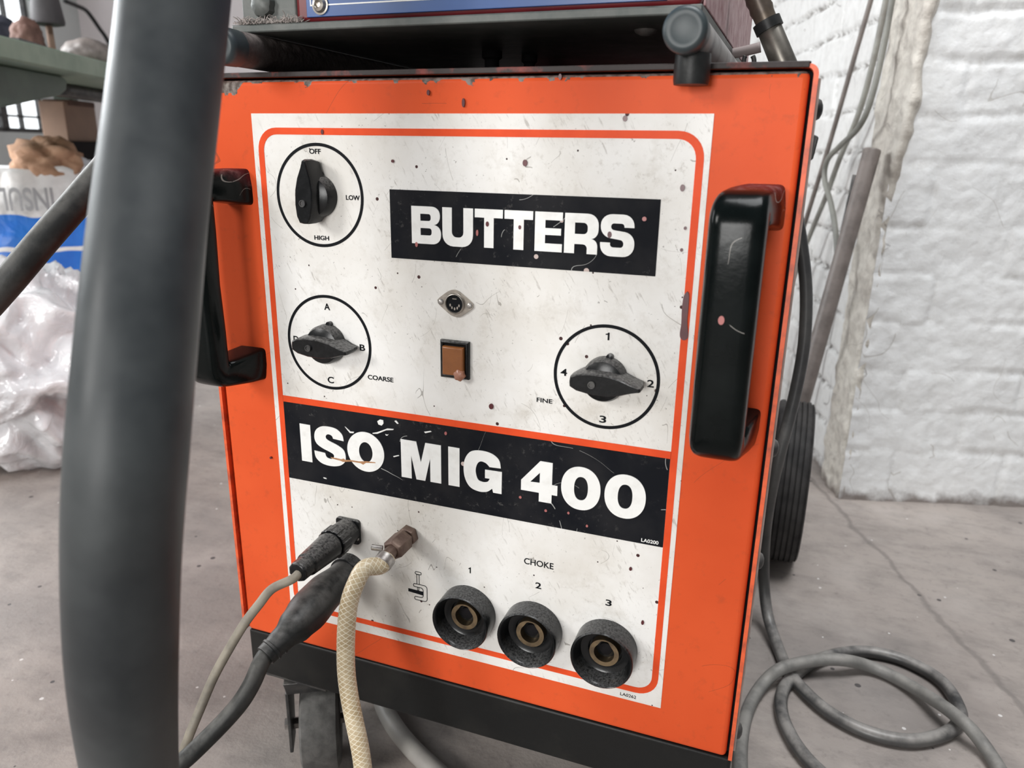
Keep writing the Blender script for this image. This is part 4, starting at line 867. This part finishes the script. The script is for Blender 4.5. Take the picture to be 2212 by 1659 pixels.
q = top(62, .25); lump('brown_rag', (q.x, q.y, bz+.0590), .045, .045, .064, M_RAG, 'brown rag between the navy cloth and the grey guard', 'rag', 5)
q0, q1 = top(45, .05), top(170, .10); dd = (q1-q0)
tag(MB().hexa([q0+en*o_[1]+dd*o_[0]+Vector((0, 0, o_[2])) for o_ in ((0, 0, 0), (1, 0, 0), (1, .06, 0), (0, .06, 0), (0, 0, .016), (1, 0, .016), (1, .06, .016), (0, .06, .016))]).build('flat_bar', M_DKSTEEL, bevel=.001), 'flat steel bar lying along the bench edge', 'steel bar')
q = top(190, .20); lump('cast_part', (q.x, q.y, bz+.0505), .085, .085, .055, M_POLE, 'rounded brown casting on the bench next to the thick hose', 'casting', 9, .12)
pts = [PL(140, 2, .7), PL(165, 12, .7), PL(185, 22, .7), PL(200, 40, .7), PL(215, 62, .7), PL(228, 80, .7), PL(250, 120, .7)]
line('black_flex', pts, .014, M_RUBBER, 'black flex curving across the pale wall above the bench', 'cable')
# below the bench
q = QB(145, 265, .37); dpx = (q-CAM).dot(FW)/FPX
bxw = 48*dpx; zl, zh = QB(145, 308, .37).z, QB(145, 226, .37).z
bt = thing('brown_box', 'plain brown box on a dark shelf under the bench', 'box', (q.x, q.y, zl))
def qbox(px0, px1, py0, py1, dd, dep): 
    a = QB(px0, py1, dd); c_ = QB(px1, py0, dd); s0 = (a-e0).dot(ed); s1_ = (c_-e0).dot(ed)
    return bbox(MB(), s0, s1_, dd, dd+dep, min(a.z, c_.z), min(max(a.z, c_.z), bz-.0545))
qbox(150, 204, 226, 306, .37, .09).build('carton', M_CARD, bt, bevel=.004)
qbox(150, 204, 222, 227, .365, .095).build('lid_flap', M_RAG, bt, bevel=.002)
b = qbox(150, 250, 307, 350, .35, .13); tag(b.build('steel_shelf', M_DARK), 'dark low shelf carrying the brown box', 'shelf')
b = qbox(150, 300, 150, 206, .20, .10); tag(b.build('motor_housing', M_DKSTEEL, bevel=.012), 'dark grey motor housing slung under the bench', 'motor')
# insulation sack
q = PD(100, 450, 2.5); c = Vector((q.x, q.y, -Z0+.001))
BG = thing('insulation_sack', 'white and blue plastic sack printed upside down with brown wool on top', 'sack', c)
def sack():
    b = MB(); n = 72; rings = []; H = .64
    fwd = Vector((CAM.x-c.x, CAM.y-c.y, 0)).normalized(); sd = Vector((-fwd.y, fwd.x, 0))
    for i in range(40):
        t = i/39; r0 = .17+.045*math.sin(math.pi*min(t*1.1, 1))-.03*max(0, t-.8)*5
        ring = []
        for k in range(n):
            a = 2*math.pi*k/n; e = 2/2.6; cc, ss = math.cos(a), math.sin(a)
            x = math.copysign(abs(cc)**e, cc)*r0*1.25; y = math.copysign(abs(ss)**e, ss)*r0*.85
            w_ = 1+.07*noise.noise((cc*3, ss*3, t*5))+.05*noise.noise((cc*8, ss*8, t*10))
            ring.append(c+sd*x*w_+fwd*y*w_+Vector((0, 0, t*H+(.03*noise.noise((cc*2, ss*2, 3)) if t > .7 else 0))))
        rings.append(ring)
    b.loft(rings); return b, fwd, sd
b, fwd, sd = sack(); sk = b.build('sack_body', M_BAG, BG, smooth=180)
lump('wool', (c.x+fwd.x*.02+sd.x*.025, c.y+fwd.y*.02+sd.y*.025, -Z0+.655), .10, .10, .08, M_WOOL, None, None, 4, .35, 2.0, parent=BG)
lump('sack_lip', (c.x-sd.x*-.10, c.y-sd.y*-.10, -Z0+.62), .10, .10, .05, simple('white_film', (.62, .62, .66), (.5, .5, .55), .25, scale=12), None, None, 8, .3, 2.5, parent=BG)
# upside-down lettering curved round the sack front
def sacktext(s_, x0, x1, z0, z1, mat):
    cu = bpy.data.curves.new('t', 'FONT'); cu.body = s_; cu.offset = .02
    o = bpy.data.objects.new('t', cu); COL.objects.link(o); dg = bpy.context.evaluated_depsgraph_get(); me = bpy.data.meshes.new_from_object(o.evaluated_get(dg)); bpy.data.objects.remove(o)
    bm_ = bmesh.new(); bm_.from_mesh(me); bmesh.ops.triangulate(bm_, faces=bm_.faces); bmesh.ops.subdivide_edges(bm_, edges=bm_.edges, cuts=1); bm_.to_mesh(me); bm_.free()
    xs = [v.co.x for v in me.vertices]; ys = [v.co.y for v in me.vertices]
    for v in me.vertices:
        u_ = (v.co.x-min(xs))/(max(xs)-min(xs)); w_ = (v.co.y-min(ys))/(max(ys)-min(ys))
        x = x1+(x0-x1)*u_; z = z1+(z0-z1)*w_
        a = x/.27; p_ = c+sd*(math.sin(a)*.262)+fwd*(math.cos(a)*.262-.262+.198)+Vector((0, 0, z)); v.co = p_
    finish('sack_lettering', me, mat, sk, smooth=0)
sacktext('INSULATION', -.31, .025, .520, .590, simple('grey_ink', (.26, .26, .27), None, .4))
# crumpled clear plastic in front of it
q = PD(52, 800, 1.8)
def film():
    b = MB(); bmesh.ops.create_icosphere(b.b, subdivisions=6, radius=1)
    for v in b.b.verts:
        n_ = v.co.normalized()
        n2 = n_+Vector((noise.noise(n_*2), noise.noise(n_*2+Vector((5, 0, 0))), noise.noise(n_*2+Vector((0, 9, 0)))))*.35
        f1 = 1-abs(noise.noise(n2*2.3+Vector((2, 0, 0))))*2; f2 = 1-abs(noise.noise(n2*5.1+Vector((0, 5, 0))))*2; f3 = 1-abs(noise.noise(n2*11+Vector((0, 0, 4))))*2
        k = .74+.22*f1+.06*f2+.012*f3; p_ = n_*k; z = p_.z*.26
        v.co = Vector((q.x+p_.x*.29, q.y+p_.y*.26, max(-Z0+.001, z-Z0+.217)))
    return b
tag(film().build('plastic_sheeting', M_FILM, smooth=180), 'heap of crumpled clear plastic film on the floor below the sack', 'plastic film')
